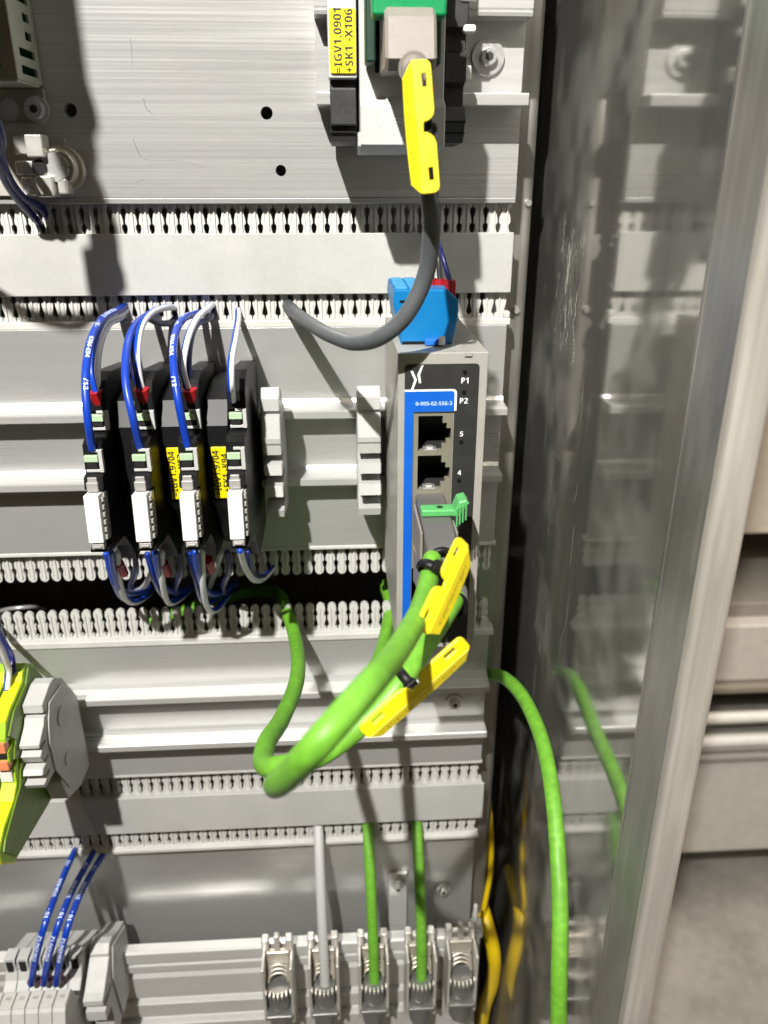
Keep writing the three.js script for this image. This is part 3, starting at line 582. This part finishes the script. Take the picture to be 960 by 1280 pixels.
const striped = (off) => { const t = stripeTex.clone(); t.offset.set(0, off); t.needsUpdate = true; return new THREE.MeshPhysicalMaterial({ map: t, roughness: 0.38 }); };
function ferruled(label, pts, r, m, group, fg, fm) { const t = thing('wire', label, 'wire', [0, 0, 0], group); part('insulation', tube(pts, r, 44, 12), m, t, true); part('ferrule', fg, fm, t); return t; }
function wire(label, pts, r, m, group) { return tag(part('wire', tube(pts, r, 44, 12), m, scene, true), label, 'wire', group); }
const capT = (p => [rod([p[0], p[1] + 1.8, p[2]], [p[0] + 0.4, p[1] - 3.4, p[2] - 1.5], 2.4, 2.2, 14), box(p[0] - 2.6, p[0] + 2.8, p[1] - 3.8, p[1] - 0.6, p[2] - 3.4, p[2] + 0.6, 0.5)]);
const capB = p => rod([p[0], p[1] + 4, p[2] + 2], [p[0] + 0.3, p[1] - 2.6, p[2] - 2], 2, 1.7, 14);
const G1 = 'wires above the relays', G2 = 'wires below the relays';
wire('printed blue wire bowing left into the leftmost relay', [[-80.4, -46.1, -8], [-79.6, -45.8, 6], [-80.6, -46.2, 28], [-80.4, -51.4, 46], [-79.6, -60.7, 58], [-79.3, -71.8, 62], [-80.3, -82.1, 59]], 1.3, printed(0.1), G1);
ferruled('white striped blue wire into the red ferrule of the leftmost relay', [[-79.6, -47.3, -8], [-79.8, -47.9, 4], [-81, -47.8, 22], [-81.2, -52.9, 36], [-81.1, -60.3, 45], [-80.3, -67.4, 46]], 1.15, striped(0.1), G1, capT([-80.6, -68, 46]), M.red);
wire('grey striped wire curving behind the others at the leftmost relay', [[-80.4, -49.1, -8], [-81.1, -49.9, 2], [-81.1, -49.3, 16], [-80.8, -53.7, 32], [-80.2, -61.1, 42], [-80.1, -67.7, 45]], 1.1, striped(0.4), G1);
wire('plain blue wire running past the second relay top into its lower terminal', [[-68.8, -48.6, -8], [-68.9, -47.6, 8], [-69.2, -48.1, 30], [-68.3, -53.2, 48], [-67, -61.4, 58], [-65.2, -70.7, 62], [-65.2, -82.2, 58]], 1.3, M.blueWire, G1);
ferruled('white wire bent over into the red ferrule of the second relay', [[-61.3, -47.5, -8], [-62.7, -45.3, 6], [-65.2, -45.1, 22], [-66.1, -48.7, 36], [-66.1, -56.7, 44], [-65.5, -67.3, 45]], 1.2, striped(0.2), G1, capT([-65.3, -67.6, 46]), M.red);
wire('dark grey wire drooping behind the white wire of the second relay', [[-61.6, -50.5, -8], [-62.9, -51.6, 2], [-65.3, -50.2, 10], [-67.5, -47.1, 20], [-68.3, -52, 34], [-68.1, -61.2, 42], [-66.3, -67.6, 44]], 1.2, M.navyWire, G1);
wire('printed blue wire crossing to the lower terminal of the third relay', [[-49.1, -48.8, -8], [-51.4, -47.4, 8], [-53.3, -46.5, 24], [-53.7, -49.2, 40], [-52.7, -55.7, 52], [-50.8, -66.3, 60], [-49.8, -81.9, 58]], 1.3, printed(0.55), G1);
ferruled('white striped blue wire into the red ferrule of the third relay', [[-47, -45.7, -8], [-47.2, -45.8, 4], [-49.2, -47.1, 24], [-50.7, -52.8, 38], [-51.4, -60.1, 44], [-49.9, -67.5, 45]], 1.2, striped(0.05), G1, capT([-49.5, -67.8, 46]), M.red);
wire('short dark wire looping behind the third relay wires', [[-47.2, -48.2, -8], [-47.5, -49.9, 4], [-50.1, -49.9, 14], [-50.7, -52.3, 26], [-50.5, -59.6, 38], [-49.7, -68.1, 43]], 1.1, M.navyWire, G1);
wire('single blue and white striped wire into the rightmost relay', [[-38.1, -47.8, -9], [-36.3, -49.3, 8], [-34.3, -51.6, 38], [-34.1, -56.2, 54], [-34.3, -62.3, 56], [-35.2, -69.7, 48]], 1.2, striped(0.03), G1);
ferruled('blue wire looping from under the leftmost relay into the gap', [[-82.2, -124.1, 50], [-84.6, -135.2, 42], [-86.4, -149.8, 30], [-87, -160.3, 14], [-86.5, -168.6, -4], [-87.7, -174.4, -20]], 1.25, M.blueWire, G2, capB([-82.5, -136.3, 40]), M.red);
wire('blue striped wire in the deeper loop under the leftmost relay', [[-81.2, -126.1, 46], [-84.9, -142.7, 36], [-87.8, -158.5, 22], [-88.5, -169, 6], [-87.5, -175, -12], [-87, -176.8, -26]], 1.25, striped(0.5), G2);
wire('pale wire rising from the gap between the two left relays', [[-68.5, -129.3, 40], [-74.2, -142.7, 28], [-82.4, -158.5, 10], [-91.2, -171.1, -8], [-100.4, -181.3, -24]], 1.2, M.paleCable, G2);
ferruled('blue wire looping from under the second relay into the gap', [[-66.5, -124.5, 50], [-68.5, -135.6, 42], [-70.4, -150.2, 28], [-70.8, -162.3, 10], [-70, -170.9, -8], [-69.9, -176, -22]], 1.25, M.blueWire, G2, capB([-66.3, -136.7, 40]), M.red);
wire('blue striped wire in the deeper loop under the second relay', [[-65.3, -126.5, 46], [-68.8, -144.2, 36], [-71, -160.5, 22], [-71.3, -169.9, 4], [-69.9, -175, -14], [-68.4, -177.3, -26]], 1.25, striped(0.5), G2);
ferruled('blue wire looping from under the third relay into the gap', [[-52, -123.9, 52], [-53.2, -136.1, 44], [-53.9, -151.5, 30], [-53.2, -162.9, 12], [-50.8, -171.1, -8], [-49.9, -175.8, -22]], 1.3, M.blueWire, G2, capB([-49.5, -134.9, 42]), M.red);
wire('blue striped wire hanging lowest under the third relay', [[-50.5, -125.9, 48], [-53.2, -146.1, 38], [-54.8, -162.9, 24], [-54.5, -172.9, 8], [-52.2, -176.3, -10], [-50.6, -179.6, -26]], 1.25, striped(0.5), G2);
wire('grey wire running up beside the third relay from the gap', [[-45, -130, 40], [-48.6, -140.9, 28], [-54.6, -157.3, 8], [-60.4, -174.1, -14]], 1.2, M.paleCable, G2);
[['leftmost and second', 160], ['second and third', 216], ['third and rightmost', 276]].forEach(([n, px], i) => {
  const q = [[[-78.4, -132, 34], [-80.4, -142.5, 28], [-87.5, -156.9, 14], [-92.2, -171.6, -6], [-93.4, -178.1, -24]], [[-61.6, -132.4, 34], [-63.2, -143.7, 28], [-69.4, -158.6, 14], [-72.7, -173, -6], [-72.8, -179.5, -24]], [[-43.5, -132.9, 34], [-44.4, -143.5, 28], [-49.6, -158.4, 14], [-51.4, -172.8, -6], [-48.9, -179.4, -24]]][i];
  wire('dark blue wire dropping between the ' + n + ' relays', q, 1.15, M.navyWire, G2);
  const r = [[[-87.2, -129.5, 40], [-88.1, -142.6, 34], [-90.5, -158, 20], [-92.9, -169.5, 2], [-94.5, -176.7, -20]], [[-72.1, -129.9, 40], [-72.4, -143.1, 34], [-73.7, -157.8, 20], [-74.4, -170.1, 2], [-74.9, -178.2, -20]], [[-56.8, -130.3, 40], [-56.6, -143.6, 34], [-57.8, -161.3, 20], [-57.3, -172.2, 2], [-55, -178.8, -20]]][i];
  wire('thin blue wire in the outer loop below the gap between the ' + n + ' relays', r, 1.05, M.blueWire, G2);
});
wire('blue wire looping from under the rightmost relay', [[-36.7, -125.7, 48], [-36.8, -137.2, 38], [-35.5, -150.2, 24], [-33.1, -157.9, 8], [-29.3, -158.2, -6], [-28.5, -153.7, -8]], 1.25, striped(0.4), G2);
wire('dark blue wire behind the loop of the rightmost relay', [[-35.4, -132.2, 36], [-35.7, -143.8, 28], [-33.9, -155.1, 12], [-30.7, -161.9, -4], [-28.7, -161.7, -16]], 1.2, M.navyWire, G2);

// ---------------------------------------------------------------- top left: perforated device, cable clamp, wires
{
  const t = thing('perforated_device', 'grey green sheet metal device with ventilation slots at the top left edge', 'power supply', [0, 0, 0]);
  const zf = 24, xs = -97, yb = 27.4;
  part('front_panel', slab(rectPts(-150, xs, yb, 110), zf - 0.8, zf, [rectPts(-140, -101.6, 30, 46.5)], 0.15), plastic(0.32, 0.29, 0.22, 0.4, { metalness: 0.4 }), t);
  part('inner_board', box(-148, -98.4, yb + 0.2, 109, 1, 2.2, 0), plastic(0.05, 0.2, 0.08, 0.5), t);
  const hs = [];
  for (const [y, wide] of [[29.4, 1], [34.4, 1], [39.6, 0], [44.8, 0], [50, 1], [55.2, 1], [60.4, 0], [65.6, 0]]) hs.push(wide ? rectPts(4.6, 18.6, y, y + 2.5) : rectPts(5.4, 11, y, y + 2.5));
  part('slotted_side', slab(rectPts(-(zf - 0.8), -0.5, yb, 110), -0.8, 0, hs.map(h => h.map(q => [-q[0], q[1]]))).applyMatrix4(new THREE.Matrix4().set(0, 0, 1, xs, 0, 1, 0, 0, -1, 0, 0, 0, 0, 0, 0, 1)), M.device, t);
  part('far_side', [box(-150, -149, yb, 110, 0.5, zf - 0.9, 0.1), box(-149, xs - 0.9, 109, 110, 0.5, zf - 0.9, 0.1)], M.device, t);
  part('bottom_panel', [box(-150, xs - 0.2, yb - 0.8, yb - 0.02, 3.6, zf, 0.2)], M.device, t);
  const fp = [-109.4, 20.2, 3.5];
  part('foot_plate', slab([[-150, 16.4], [-98.4, 16.4], [-96.4, 18], [-96.2, yb - 0.9], [-150, yb - 0.9]], 1.6, 3.5, [ring(fp[0], fp[1], 4.1, 26)], 0.2), M.device, t);
  part('foot_edge', box(-150, -98.2, 15.7, 16.5, 2, 4, 0.2), M.device, t);
  const [sx, sy] = [-99.2, 20.2, 4.5];
  const s = part('screw', [rod([sx, sy, 3.5], [sx, sy, 4.5], 4.2, 4.1, 24), rod([sx, sy, 4.5], [sx, sy, 7.2], 3, 2.7, 20)], M.zinc, t);
  part('screw_socket', rod([sx, sy, 7.15], [sx, sy, 7.3], 1.4, 1.4, 6), M.darkGrey, s);
}
{
  const t = thing('tall_device', 'deep grey device standing above the perforated one, over the top edge of the photograph', 'power supply', [0, 0, 0]);
  part('housing', box(-200, -101, 104, 190, 26, 124, 1), M.device, t);
  part('terminal_cover', [box(-112, -99.4, 112, 118, 112, 123, 1), box(-170, -106, 100, 104, 60, 112, 1)], M.midGrey, t);
  part('rail_mount', box(-190, -112, 116, 176, 0, 26, 1), M.device, t);
}
{
  const t = thing('cable_clamp', 'metal cable clamp with spring ring below the perforated device', 'clamp', [0, 0, 0]);
  part('mount_plate', box(-150, -92, -7, 11.4, 0.05, 2, 0.3), plastic(0.42, 0.4, 0.36, 0.5), t);
  const c = [-98.6, 2.3, 12];
  part('saddle', [box(c[0] - 3, c[0] + 2.6, c[1] + 3, c[1] + 10, 6, 14, 0.6), box(c[0] - 1.6, c[0] + 4, c[1] - 9.4, c[1] - 2.6, 6, 14, 0.6), box(c[0] - 8.4, c[0] - 2, c[1] - 2.4, c[1] + 2, 5, 11, 0.5), box(c[0] - 8.6, c[0] - 3.2, c[1] + 4, c[1] + 9.6, 4, 9, 0.5), box(c[0] - 7.6, c[0] - 3, c[1] - 9, c[1] - 3, 4, 10, 0.5), box(c[0] + 4.6, c[0] + 8, c[1] - 8.6, c[1] - 3.4, 4, 11, 0.8)], M.nickel, t);
  part('clamp_screw', rod([c[0] - 0.2, c[1], 2], [c[0] - 0.2, c[1], 11.8], 2.4, 2.4, 18), M.dark, t);
  part('pressure_disc', [rod([c[0] + 4.6, c[1], 5], [c[0] + 4.6, c[1], 11], 4.6, 4.6, 24)], M.zinc, t);
  part('clamp_collar', [rod([c[0] + 5, c[1] - 0.5, 2], [c[0] + 5, c[1] - 0.5, 5.4], 7.6, 7.4, 28), rod([c[0] + 4.8, c[1] - 0.3, 5.4], [c[0] + 4.8, c[1] - 0.3, 8.4], 6.4, 6.1, 28), new THREE.TorusGeometry(5.6, 0.55, 8, 30).translate(c[0] + 4.7, c[1] - 0.2, 8.8)], M.shield, t);
}
['outer dark blue wire at the left edge below the clamp', 'middle dark blue wire at the left edge below the clamp', 'inner dark blue wire branching right below the clamp'].forEach((l, i) => {
  wire(l, [[[-120, 101, 84], [-117, 62, 66], [-99.7, 14.8, 40], [-105.5, 4.1, 26], [-107.3, -4.4, 16], [-107.3, -13.3, 2], [-107.4, -17.6, -8]], [[-126, 101, 80], [-122, 62, 60], [-104.6, 8.5, 32], [-107.1, -1.1, 22], [-107.3, -8.2, 12], [-106.9, -15, -1], [-107.3, -18.2, -9]], [[-130, 101, 76], [-123, 62, 56], [-102.2, 10.6, 36], [-104.3, 6.3, 30], [-106, -1.9, 20], [-105.8, -7.8, 10], [-103.7, -10.1, 3], [-105.2, -14.8, -8]]][i], 1.35, M.navyWire, 'dark wires at the left edge');
});

['front', 'middle', 'rear'].forEach((n, i) => wire(n + ' wire hanging from the deep device to the connector over the upper left edge', [[-106 - i * 5, 104, 110 - i * 9], [-101 - i * 3, 90, 113 - i * 5], [-98 - i * 2.4, 74 + i, 110 - i * 3], [-98 - i * 2, 62, 106 - i * 2]], [1.9, 1.3, 1.6][i], M.navyWire, 'wires over the upper left edge'));
{
  const t = thing('wire_connector', 'dark connector hanging on wires over the upper left edge', 'connector', [-101, 56, 104]);
  part('body', [box(-5, 4.6, -7, 7, -5, 4, 1.2), box(-3, 6.4, -2, 4, -4, 2, 1)], M.midGrey, t); part('boot', rod([-1, -7, 0], [-4, -12, -3], 3.4, 1.6, 12), M.black, t);
}
['upper', 'lower'].forEach((n, i) => wire(n + ' wire leaving the hanging connector to the left', [[-104 - i, 46, 101], [-110, 36 - i * 5, 96 - i * 10], [-128, 28 - i * 9, 80 - i * 12], [-160, 40, 50]], 1.5, M.navyWire, 'wires leaving the hanging connector'));
// ---------------------------------------------------------------- left: earth terminals
function peTerminal(label, x0, x1) {
  const t = thing('earth_terminal', label, 'terminal block', [0, 0, 0], 'green and yellow earth terminals');
  part('housing', prof([[10, -204], [18, -200], [28, -184], [34, -179.6], [38, -181], [40, -184.4], [47, -185.6], [54, -187], [60, -189], [63, -194], [63, -196], [58, -197], [58, -199], [63, -200], [63.5, -205], [58, -206], [58, -208.4], [61, -209], [62, -216], [67, -220], [78, -222.5], [85, -227], [85, -232], [76, -241], [50, -245], [20, -250], [10, -250]], x0, x1 - 0.8, 0.2), M.peGreen, t);
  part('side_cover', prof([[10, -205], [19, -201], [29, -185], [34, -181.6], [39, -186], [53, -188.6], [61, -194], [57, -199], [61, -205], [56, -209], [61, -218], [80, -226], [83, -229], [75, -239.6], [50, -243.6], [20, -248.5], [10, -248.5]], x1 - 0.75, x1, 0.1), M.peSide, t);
  part('yellow_band', [prof([[38.5, -180.8], [40.6, -184], [47, -185.2], [54.2, -186.5], [60.3, -188.6], [58, -191], [38, -187]], x0 + 0.2, x1 - 1)], M.peYellow, t);
  part('yellow_band', [prof([[61.2, -215], [67.3, -219.6], [78.2, -222.1], [85.5, -226.6], [85.5, -232.4], [76.4, -241.5], [72, -241.5], [79, -231], [62, -222]], x0 + 0.2, x1 - 1)], M.peYellow, t);
  part('marking_tag', box(x0 + 0.3, x1 - 1.6, -214.6, -209.6, 60, 62.6, 0.3), M.white, t);
  part('orange_slot', box(x0 + 0.6, x1 - 1.2, -200, -195.2, 60, 64, 0.4), M.orange, t);
  part('orange_slot', box(x0 + 0.6, x1 - 1.2, -207.6, -203.4, 60, 64.4, 0.4), M.orange, t);
  part('slot_opening_shade', box(x0 + 0.8, x1 - 1.4, -202.6, -200.8, 58, 63.9, 0.2), M.dark, t);  // near-black block in place of a shaded slot
}
peTerminal('right hand green and yellow earth terminal beside the grey end stop', -132.6, -126.1);
peTerminal('second green and yellow earth terminal, cut by the left edge of the photograph', -139.4, -132.9);
{
  const t = thing('end_stop', 'tall grey end stop right of the green and yellow earth terminals', 'end stop', [0, 0, 0]);
  const x0 = -125.6, x1 = -118;
  part('body', prof([[12, -212], [16, -206], [24, -194], [32, -188.4], [36.6, -187.8], [47.3, -190.5], [47.6, -194], [45, -194.6], [45, -195.8], [48, -196.2], [49.4, -198.3], [56.7, -202.4], [56.7, -203.8], [51, -204.3], [51, -205.4], [54.5, -205.8], [57.5, -207.2], [55.5, -211.2], [51, -211.6], [51, -212.8], [57.5, -213.2], [59, -215], [56.5, -217], [52, -217.4], [52, -218.8], [59.5, -219.2], [58, -221.8], [38, -223], [44, -232], [40, -244], [26, -250], [12, -250]], x0, x1, 0.25), M.lightGrey, t);
  part('side_relief', [prof([[16, -209], [27, -195], [42, -193.4], [46, -200], [49, -208], [48, -222], [38, -240], [26, -247], [16, -246]], x1, x1 + 0.7, 0.2)], M.lightGrey, t);
  part('side_boss', [rod([x1 + 0.6, -206, 34], [x1 + 1.2, -206, 34], 4.4, 4.2, 18), rod([x1 + 0.6, -226, 36], [x1 + 1.2, -226, 36], 3, 2.8, 18)], M.lightGrey, t);
}
['white striped wire above the earth terminals at the left edge', 'dark blue wire above the earth terminals at the left edge'].forEach((l, i) => wire(l, [[[-128.8, -159.1, 50], [-129.2, -168.7, 46], [-130.5, -177.9, 42], [-131.6, -184.6, 44]], [[-155.2, -185.5, -8], [-140.5, -177.6, 20], [-131.1, -176, 36], [-129.8, -180, 40]]][i], 1.3, [striped(0.3), M.navyWire][i], 'wires above the earth terminals'));
wire('bright bare wire lying in the dark wiring gap at the left edge', [[-158.6, -183.9, -14], [-150.7, -179.7, -10], [-144.5, -178.5, -9], [-140.2, -180, -12], [-139.7, -187.5, -22]], 1, M.zinc, 'loose wires in the gap');

// ---------------------------------------------------------------- bottom left: numbered terminals
{
  const W = 6.05, XR = -129.8, nums = ['40', '30', '40', '32', '40', '38', '36'];
  const place = ['rightmost white terminal block of the bottom left row, without a wire', 'white terminal block second from the right in the bottom left row', 'white terminal block third from the right in the bottom left row', 'white terminal block fourth from the right in the bottom left row', 'white terminal block fifth from the right in the bottom left row', 'white terminal block sixth from the right, cut by the photograph edge', 'seventh white terminal block at the left edge'];
  for (let i = 0; i < 6; i++) {
    const x1 = XR - i * W, x0 = x1 - W + 0.25;
    const t = thing('terminal_block', place[i], 'terminal block', [0, 0, 0], 'white numbered terminal blocks');
    part('housing', prof([[10, -358], [25, -351], [30, -346.5], [34, -348], [38, -356], [44, -360], [47, -356], [49.6, -348], [58.8, -347.8], [60, -349], [62.3, -354.6], [66, -380], [50, -400], [10, -400]], x0, x1, 0.25), i === 0 ? M.lightGrey : M.lightGrey, t);
    part('wire_comb', [box(x0 + 0.3, x0 + 1.3, -353, -345.4, 31, 36, 0.2), box(x1 - 1.3, x1 - 0.3, -353, -345.4, 31, 36, 0.2), box(x0 + 0.3, x1 - 0.3, -346.8, -344.8, 29, 35.4, 0.3)], M.lightGrey, t);
    part('wire_opening_shade', box(x0 + 1.5, x1 - 1.5, -353, -347, 30, 36.2, 0.2), M.dark, t);  // solid insert coloured like the unlit wire entry
    part('number_strip', box(x0 + 0.2, x1 - 0.2, -347.9, -347.2, 50.4, 58.4, 0.2), M.warmWhite, t);
    const num = text(nums[i], 1.7, 0, 0, 0).rotateX(-Math.PI / 2).translate((x0 + x1) / 2, -347.12, 53.6);
    part('number', num, M.faintPrint, t);
    const cx = (x0 + x1) / 2, sc = part('screw', [rod([cx, -360, 61], [cx, -360.2, 64.4], 1.8, 1.8, 16)], M.zinc, t);
    part('screw_slot', box(cx - 1.5, cx + 1.5, -360.5, -359.9, 64.2, 64.6, 0), M.dark, sc);
    part('small_number', text(nums[(i + 2) % 6], 1.3, 0, 0, 0).rotateX(-0.14).translate(cx, -356.3, 62.75), M.faintPrint, t);
  }
  const e = thing('end_stop', 'grey end stop with dark flank at the right end of the white terminals', 'end stop', [0, 0, 0]);
  part('body', prof([[4, -360], [14, -355], [22, -349], [26.4, -348], [30, -351], [30, -353], [35, -356], [43.2, -360.6], [46.5, -361.8], [46.5, -365], [34, -366.6], [34, -368.4], [46, -370], [46, -376], [38, -378], [38, -400], [4, -400]], -127.8, -118.4, 0.3), M.lightGrey, e);
  part('side_relief', prof([[5, -362], [15, -357], [25, -352], [32, -366], [28, -398], [5, -398]], -118.4, -117.6), M.lightGrey, e);
  const WS = [[[-150.5, -350.8, 44], [-144.7, -333, 48], [-137, -310.4, 46], [-137.4, -310.8, 26], [-138.4, -314.8, 2], [-140.8, -322.1, -12]], [[-144.7, -351.2, 44], [-139.1, -333.4, 48], [-131.1, -310.8, 46], [-130.9, -312.3, 26], [-129.6, -316.4, 2], [-131.5, -323.2, -12]], [[-139.2, -351.7, 44], [-133.7, -333.8, 48], [-127.2, -312.6, 46], [-126.5, -312.6, 26], [-125.1, -317.7, 3], [-126.1, -323.7, -10]]];
  WS.forEach((p, i) => {
    ferruled(['left of the three printed blue wires rising from the white terminals', 'middle of the three printed blue wires rising from the white terminals', 'right of the three printed blue wires rising from the white terminals'][i], p, 1.55, printed([0.1, 0.1, 0.12][i]), 'blue wires to the white terminals', rod([p[0][0] + 0.1, p[0][1] + 1.4, p[0][2]], [p[0][0], p[0][1] - 2.4, p[0][2] - 4], 1.9, 2.2, 14), plastic(0.12, 0.006, 0.05, 0.4));
  });
}

// ---------------------------------------------------------------- bottom: shield clamps and their cables
function makeClamp(label) {
  const t = thing('shield_clamp', label, 'shield clamp', [0, 0, 0], 'shield clamps on the ribbed rail');
  part('base', [box(-6.4, 6.4, -60, 2, 0.2, 3, 0.5), box(-6.4, -5.2, -40, 0, 3, 15, 0.4), box(5.2, 6.4, -40, 0, 3, 15, 0.4)], M.nickel, t);
  part('prong', [box(-6.6, -3.6, 0, 8, 2, 6, 0.7)], M.nickel, t); part('prong', [box(3.2, 6.2, 0, 8, 2, 6, 0.7)], M.nickel, t);
  part('centre_pin', [box(-1.4, 1, -2, 11, 3.5, 6.5, 0.8)], M.nickel, t);
  part('back_tongue', [box(-5, 5, -8, 0.4, 4, 7, 0.8)], M.shield, t);
  const sp = []; for (let i = 0; i < 4; i++) sp.push(new THREE.TorusGeometry(4.2, 0.7, 7, 20, Math.PI).rotateX(-0.5).translate(0, -10 - i * 1.9, 8 + i * 0.8));
  part('spring', sp, M.shield, t);
  const cup = new THREE.CylinderGeometry(5, 5, 13, 8, 1).scale(1, 1, 0.9).translate(0, -24, 11);
  part('pressure_cup', [cup], plastic(0.26, 0.26, 0.25, 0.35, { metalness: 0.6 }), t);
  const rim = []; for (let i = 0; i < 7; i++) rim.push(box(-5.6 + i * 1.7, -4.6 + i * 1.7, -18.4, -16, 13.4 + Math.sin(i / 6 * Math.PI) * 2, 15.6 + Math.sin(i / 6 * Math.PI) * 2, 0.3));
  part('shield_braid', rim, M.nickel, t);
  part('lower_cup', [new THREE.CylinderGeometry(4.6, 4.6, 13, 8, 1).translate(0, -40, 12), box(-5.6, 5.6, -34.5, -32, 10, 17, 0.6)], plastic(0.26, 0.26, 0.25, 0.35, { metalness: 0.6 }), t);
  return t;
}
const CX = [-37.4, -14, 11.5, 36, 57.2];
const clampLabels = ['leftmost metal shield clamp on the ribbed rail, empty', 'metal shield clamp around the pale grey cable', 'metal shield clamp around the left of the two lower green cables', 'metal shield clamp around the right of the two lower green cables', 'rightmost metal shield clamp on the ribbed rail, empty, near the rail end'];
const clamp0 = makeClamp(clampLabels[0]); clamp0.scale.set(1.22, 1, 1.15);
CX.forEach((x, i) => { const p = [x, -366.5 - (i === 4 ? -1 : 0), 14.6]; if (i === 0) clamp0.position.set(p[0] * S, p[1] * S, p[2] * S); else copyOf(clamp0, 'shield_clamp', clampLabels[i], p); });
const lowCab = (name, label, x0, x1, m, r) => cable(name, label, [[x0 - 1, -296, -14], [x0, -306, -5], [x0 + (x1 - x0) * 0.35, -322, 8], [x0 + (x1 - x0) * 0.75, -350, 21], [x1, -380, 27], [x1, -440, 27]], r, m, 50);
lowCab('shielded_cable', 'pale grey cable running down into the second shield clamp', -15.3, -13.6, M.paleCable, 2.6);
lowCab('shielded_cable', 'left of the two green cables running down into shield clamps', 10, 11.8, M.greenCable, 2.75);
lowCab('shielded_cable', 'right of the two green cables running down into shield clamps', 35.4, 36.4, M.greenCable, 2.75);
{
  const t = thing('rail_end_piece', 'light grey plastic end piece with pointed pin at the right end of the ribbed rail', 'end piece', [0, 0, 0]);
  part('body', [box(64, 70, -372, -366, 8, 16, 0.8), box(65, 69, -410, -372, 6, 14, 0.8)], M.cover, t);
  part('pin', [rod([66.4, -366, 10], [66.4, -355, 10], 2, 0.9, 14), rod([66.4, -355, 10], [66.4, -353.6, 10], 1.2, 0.5, 12)], M.cover, t);
}
// yellow cables in the slot between panel and side sheet
cable('yellow_cable', 'thick yellow cable bulging out beside the rail end at the bottom', [[78.2, -386, -40], [76.7, -390.5, -24], [78.1, -393.3, -10], [81.5, -408.5, -4], [82.9, -434.6, -6], [80.4, -468.7, -12], [80.2, -510.7, -16]], 3.9, M.yellowCable, 60);
cable('yellow_cable', 'thin yellow cable hanging in the dark slot right of the panel', [[75.5, -296.3, -34], [76.6, -309.7, -24], [78.5, -332.4, -18], [78.7, -357.7, -14], [76.1, -382.9, -12], [75.5, -401.2, -14]], 1.5, M.yellowCable, 50);
cable('yellow_cable', 'straight yellow cable half hidden behind the right edge of the lower plate', [[71.8, -336, -22], [72.4, -352.6, -18], [73.2, -372.9, -17], [74.2, -399.4, -18]], 1.5, M.yellowCable, 30);

// ---------------------------------------------------------------- beyond the cabinet, right
{
  const t = thing('machine_bench', 'light grey machine base with white tube rails beyond the cabinet edge', 'machine', [0, 0, 0]);
  const z = -500, x0 = 340, x1 = 1900;
  part('plinth', box(x0, x1, -1000, -880, z - 500, z - 330, 2), plastic(0.3, 0.28, 0.25, 0.6), t);
  part('base_panel', box(x0, x1, -878, -716, z - 500, z, 4), plastic(0.6, 0.585, 0.56, 0.5), t);
  part('base_edge', [box(x0, x1, -714, -704, z - 500, z + 6, 3), box(x0, x1, -700, -697, z - 500, z, 1)], plastic(0.3, 0.29, 0.27, 0.5), t);
  part('tube_rail', rod([x0, -690, z - 10], [x1, -690, z - 10], 9, 9, 16), M.white, t);
  part('tube_rail', rod([x0, -653, z - 10], [x1, -653, z - 10], 8, 8, 16), M.white, t);
  part('green_hose', tube([[x0 + 40, -700, z - 60], [x0 + 260, -704, z - 62], [x0 + 420, -702, z - 60], [x1, -700, z - 60]], 12, 30, 10), M.peSide, t);
  part('back_panel', box(x0, x1, -716, -605, z - 440, z - 420, 2), plastic(0.3, 0.28, 0.25, 0.5), t);
  part('diagonal_tube', rod([x0 + 90, -672, z - 80], [x0 + 420, -560, z - 120], 9, 9, 14), M.paleCable, t);
  part('upper_panel', box(x0, x1, -605, -520, z - 420, z - 20, 4), plastic(0.62, 0.59, 0.55, 0.5), t);
  part('shelf_edge', box(x0, x1, -616, -606, z - 420, z - 10, 2), plastic(0.28, 0.25, 0.21, 0.5), t);
  part('recess_back', box(x0, x1, -519, -405, z - 440, z - 420, 2), plastic(0.3, 0.28, 0.25, 0.5), t);
  part('recess_floor', box(x0, x1, -520, -500, z - 418, z - 40, 2), plastic(0.3, 0.28, 0.25, 0.5), t);
  part('top_panel', box(x0, x1, -404, 200, z - 420, z - 40, 4), plastic(0.58, 0.53, 0.45, 0.5), t);
}
renderer.render(scene, camera);
